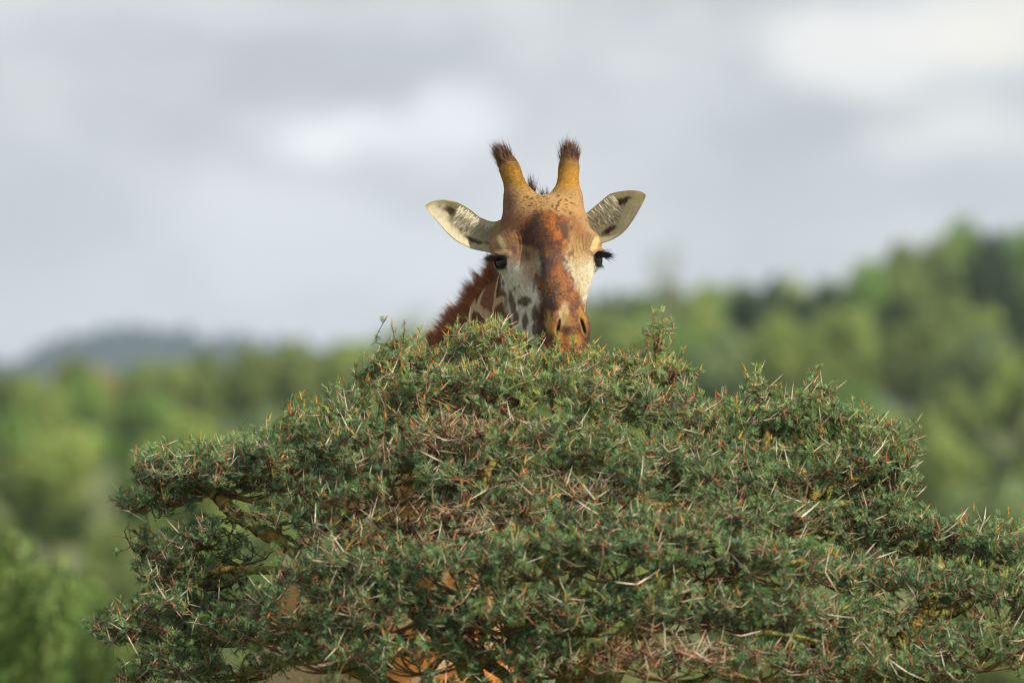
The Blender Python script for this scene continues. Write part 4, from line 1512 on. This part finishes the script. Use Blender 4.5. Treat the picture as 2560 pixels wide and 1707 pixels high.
    for q in range(4):
        Tq = leaf_mesh(np.zeros((1, 3)), e[:1], e[1:2], e[2:], np.array([1.0]))
        cq = np.array(((0.10, 0.205, 0.105), (0.14, 0.26, 0.10), (0.19, 0.28, 0.08), (0.20, 0.31, 0.17))[q])
        me = mesh_np('leaf', Tq.reshape(-1, 3), np.arange(24).reshape(-1, 3), np.tile(cq, (24, 1)))
        me.materials.append(M_LEAF)
        lv.append(me)
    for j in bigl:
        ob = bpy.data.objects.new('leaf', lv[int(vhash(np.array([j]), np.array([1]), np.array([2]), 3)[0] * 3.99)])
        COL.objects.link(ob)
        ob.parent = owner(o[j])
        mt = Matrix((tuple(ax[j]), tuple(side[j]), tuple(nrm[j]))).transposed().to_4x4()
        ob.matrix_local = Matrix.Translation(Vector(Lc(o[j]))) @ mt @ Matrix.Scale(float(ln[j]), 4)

    # orange-red young shoots at twig tips
    pick = np.where(r.uniform(size=nt_) < .22 + .55 * TT)[0]
    tips = TP[pick, -1]
    d = TP[pick, -1] - TP[pick, -2]
    d = d / np.maximum(np.linalg.norm(d, axis=1), 1e-6)[:, None] + np.array((0, 0, .35)) + r.normal(0, .2, (len(pick), 3))
    d /= np.linalg.norm(d, axis=1)[:, None]
    V, F = cone(tips - d * .006, d, r.uniform(.014, .042, len(pick)), r.uniform(.0026, .0046, len(pick)))
    cs = np.array(((0.42, 0.11, 0.03), (0.45, 0.2, 0.03), (0.30, 0.08, 0.04), (0.36, 0.26, 0.05)))[r.integers(0, 4, len(pick))]
    add('young_shoots', mesh_np('young_shoots', Lc(V), F, np.repeat(cs, 4, axis=0)), M_TWIG, root, kind='stuff')
    print('acacia: twigs', nt_, 'leaves', nl, 'thorns', len(to))


build_acacia()

# ------------------------------------------------------------------ trees and shrubs on the valley side
def make_crown(seed, nl, low, n, leaf, flat=1.0, sparse=False):
    """crown of a unit tree (height 1, width 1): leafy lobes of many small bent leaf sprays"""
    r = np.random.default_rng(seed)
    cs, rs = [], []
    for k in range(nl):
        z = r.uniform(low + .10, .90)
        wd = (.42 * math.sqrt(max(.05, 1 - ((z - (low + .42 * (1 - low))) / (.62 * (1 - low))) ** 2))) * flat
        a = r.uniform(0, 2 * np.pi)
        q = math.sqrt(r.uniform(.05, 1)) * wd * .75
        cs.append((q * math.cos(a), q * math.sin(a), z))
        rs.append(r.uniform(.11, .20))
    cs, rs = np.array(cs), np.array(rs)
    w = r.choice(nl, n, p=rs ** 2 / (rs ** 2).sum())
    u = r.normal(size=(n, 3))
    u /= np.linalg.norm(u, axis=1)[:, None]
    p = cs[w] + u * (rs[w] * r.uniform(.35, 1.05, n) ** .6)[:, None]
    p[:, 2] = np.clip(p[:, 2], low * .6, 1.02)
    nr = u * .7 + r.normal(0, .6, (n, 3)) + np.array((0, 0, .5))
    t = np.cross(nr, r.normal(size=(n, 3)))
    t /= np.linalg.norm(t, axis=1)[:, None]
    b = np.cross(nr, t)
    b /= np.linalg.norm(b, axis=1)[:, None]
    nr /= np.linalg.norm(nr, axis=1)[:, None]
    sz = r.uniform(.6, 1.4, n) * leaf
    V = np.stack([p - t * sz[:, None], p - b * (sz * .55)[:, None] + nr * (sz * .2)[:, None], p + t * sz[:, None], p + b * (sz * .55)[:, None] + nr * (sz * .2)[:, None]], 1)
    lob = r.uniform(.7, 1.3, nl)[w]
    tone = (lob * r.uniform(.7, 1.3, n))[:, None]
    col = np.array((1.0, 1.0, 1.0)) * tone
    col[:, 0] *= r.uniform(.85, 1.2, n)
    return mesh_np('crown', V.reshape(-1, 3), np.arange(4 * n).reshape(-1, 4), np.repeat(col, 4, axis=0)), cs


def make_trunk(seed, cs, low, stems):
    r = np.random.default_rng(seed + 500)
    Vs, Fs, k = [], [], 0

    def put(path, r0, r1):
        nonlocal k
        V, F = tube(path, r0, r1, 7, .05, seed)
        Vs.append(V)
        Fs.append(F + k)
        k += len(V)
    for q in range(stems):
        a = r.uniform(0, 2 * np.pi)
        b = np.array((.05 * math.cos(a), .05 * math.sin(a), -.02)) * (stems > 1)
        f = np.array((.10 * math.cos(a) * (stems > 1), .10 * math.sin(a) * (stems > 1), low + .18))
        put(catmull([b, .5 * (b + f) + (0.01, .01, 0), f], 8), .035 / math.sqrt(stems), .022 / math.sqrt(stems))
        for c in cs[q::stems][:6]:
            put(bez(f - (0, 0, .03), .5 * (f + c) + np.array((0, 0, -.03)), c, 6), .013, .004)
    return mesh_np('trunk', np.vstack(Vs), np.vstack(Fs), smooth=True)


KINDS = {}
for nm, (seed, nl, low, n, leaf, flat, stems) in {
        'round': (1, 14, .22, 3600, .030, 1.0, 1), 'spreading': (2, 13, .38, 3200, .030, 1.12, 1), 'tall': (3, 16, .2, 3600, .026, .85, 1),
        'broad': (4, 18, .15, 4000, .028, 1.1, 2), 'shrub': (5, 12, .04, 2600, .036, 1.1, 4), 'low': (6, 14, .02, 2600, .036, 1.2, 4),
        'sparse': (7, 12, .45, 330, .022, 1.0, 1), 'leafy': (8, 22, .05, 9000, .020, 1.1, 3)}.items():
    cm, cs = make_crown(seed, nl, low, n, leaf, flat)
    cm.materials.append(M_FOL)
    tm = make_trunk(seed, cs, low, stems)
    tm.materials.append(M_TRUNK)
    KINDS[nm] = (cm, tm)


def plant(kind, name, label, group, x, y, h, w, tint, rz):
    z = float(height(np.array([x]), np.array([y]))[0])
    t = thing(name, label, 'shrub' if 'shrub' in name else 'tree', (x, y, z - .03), group)
    t.rotation_euler.z = rz
    for nm, me in (('crown', KINDS[kind][0]), ('trunk', KINDS[kind][1])):
        o = bpy.data.objects.new(nm, me)
        COL.objects.link(o)
        o.parent = t
        o.scale = (w, w, h)
        o.color = (*tint, 1)
    return t


TINTS = {'olive': (.235, .31, .105), 'fresh green': (.215, .35, .10), 'yellow green': (.32, .42, .13), 'dark green': (.065, .105, .045), 'grey green': (.23, .32, .15), 'ochre green': (.36, .33, .11)}
SKY_X = [-300, 0, 100, 220, 330, 450, 540, 700, 830, 900, 1000, 1200, 1400, 1500, 1560, 1740, 1880, 1960, 2010, 2070, 2130, 2200, 2300, 2400, 2440, 2490, 2530, 2700, 3000]
SKY_Y = [975, 962, 930, 914, 925, 918, 900, 894, 862, 866, 850, 800, 780, 772, 752, 722, 742, 712, 690, 715, 682, 672, 632, 592, 585, 612, 580, 590, 600]


def build_background():
    rr = random.Random(5)
    rows = [(150, 3.4, 2.2, 4.0), (178, 3.2, 2.6, 4.6), (210, 3.2, 3.0, 5.2), (245, 3.2, 3.4, 5.8), (285, 3.3, 4, 6.4), (330, 3.4, 4.5, 7), (380, 3.5, 5, 8), (430, 3.5, 5, 8), (485, 3.2, 5, 9), (535, 3.0, 5, 9)]
    for ri, (D, step, h0, h1) in enumerate(rows):
        half = .072 * D * 1.16
        x = -half + rr.uniform(0, step)
        while x < half:
            y = D + rr.uniform(-.04, .04) * D
            xx = x + rr.uniform(-1, 1)
            k = SENS / LENS * y / 2560.0
            px = 1280 + xx / k
            left = px < 1250
            z = float(height(np.array([xx]), np.array([y]))[0])
            h = rr.uniform(h0, h1)
            top = np.interp(px, SKY_X, SKY_Y)
            # height that just meets the skyline of the photograph at this distance
            elev = PITCH + math.atan((853.5 - top) * SENS / LENS / 2560.0)
            hmax = CAMZ + math.tan(elev) * y - z
            if ri >= 8:
                h = hmax * rr.uniform(.97, 1.12)
            h = min(h, hmax * 1.1)
            if h < 1.2:
                x += step
                continue
            w = rr.uniform(.75, 1.05) * min(max(h, 3.5), 6.5)
            if left:
                tn = rr.choice(['olive', 'fresh green', 'yellow green', 'olive', 'fresh green', 'grey green', 'olive'])
            else:
                tn = rr.choice(['olive', 'fresh green', 'fresh green', 'dark green', 'dark green', 'grey green', 'yellow green', 'olive'])
            if ri >= 8 and 60 < px < 290:
                tn = 'ochre green'
            if D < 200:
                kind = rr.choice(['shrub', 'low', 'shrub'])
            elif h < 4.2:
                kind = rr.choice(['shrub', 'broad'])
            else:
                kind = rr.choice(['round', 'spreading', 'broad'] if ri >= 8 else ['round', 'spreading', 'tall', 'broad', 'round'])
            f = rr.uniform(.85, 1.15)
            tint = tuple(c * f for c in TINTS[tn])
            zone = 'on the skyline' if ri >= 8 else ('at the foot' if ri < 3 else 'part way up')
            where = zone + (' of the ' if ri < 3 else ' above the ' if ri >= 8 else ' the ') + ('bushland below the blue hill' if left else 'dense wooded slope')
            shape = {'shrub': 'bushy', 'low': 'low spreading', 'round': 'round-crowned', 'spreading': 'wide-crowned', 'tall': 'tall narrow', 'broad': 'broad'}[kind]
            nm = ('%s_shrub' if kind in ('shrub', 'low') else '%s_tree') % {'shrub': 'bushy', 'low': 'spreading', 'round': 'round', 'spreading': 'wide', 'tall': 'tall', 'broad': 'broad'}[kind]
            plant(kind, nm, 'blurred %s %s %s %s' % (tn, shape, nm.split('_')[1], where), '%s %ss %s' % (tn, nm.replace('_', ' '), where), xx, y, h, w, tint, rr.uniform(0, 6.28))
            x += step * rr.uniform(.75, 1.25)
    for px, kind, tn, D in ((2395, 'broad', 'fresh green', 500), (2450, 'round', 'dark green', 520), (2500, 'broad', 'dark green', 500), (2555, 'round', 'fresh green', 515), (2620, 'broad', 'olive', 505),
                            (2170, 'broad', 'olive', 510), (1800, 'broad', 'fresh green', 515), (1580, 'broad', 'grey green', 520)):
        x = (px - 1280) * SENS / LENS * D / 2560.0
        z = float(height(np.array([x]), np.array([D]))[0])
        elev = PITCH + math.atan((853.5 - np.interp(px, SKY_X, SKY_Y)) * SENS / LENS / 2560.0)
        shape = {'round': 'round-crowned', 'broad': 'broad'}[kind]
        plant(kind, kind + '_tree', 'blurred %s %s tree on the skyline above the dense wooded slope' % (tn, shape), '%s %s trees on the skyline above the dense wooded slope' % (tn, kind),
              x, D, (CAMZ + math.tan(elev) * D - z) * 1.02, 5.5, TINTS[tn], px * .1)
    # thin, nearly bare trees standing above the wood beside the giraffe's head
    for px, top, D, w, lab in ((1655, 585, 420, 4.2, 'tall wispy half-bare tree rising above the wood beside the giraffe'),
                               (1030, 745, 470, 3.4, 'pale wispy tree behind the mane of the giraffe')):
        x = (px - 1280) * SENS / LENS * D / 2560.0
        z = float(height(np.array([x]), np.array([D]))[0])
        elev = PITCH + math.atan((853.5 - top) * SENS / LENS / 2560.0)
        plant('sparse', 'wispy_tree', lab, None, x, D, CAMZ + math.tan(elev) * D - z, w, (.26, .29, .19), 1.0)
    # the nearer shrubs at the lower left
    for px, top, D, w, tint, lab in ((40, 1345, 38, 1.55, (.165, .26, .075), 'leafy bright green shrub beside the acacia, only slightly blurred'),
                                     (262, 1480, 42, .75, (.18, .27, .08), 'small light green shrub tucked between the leafy shrub and the acacia')):
        x = (px - 1280) * SENS / LENS * D / 2560.0
        elev = PITCH + math.atan((853.5 - top) * SENS / LENS / 2560.0)
        plant('leafy', 'leafy_shrub', lab, None, x, D, CAMZ + math.tan(elev) * D, w, tint, .7)


build_background()
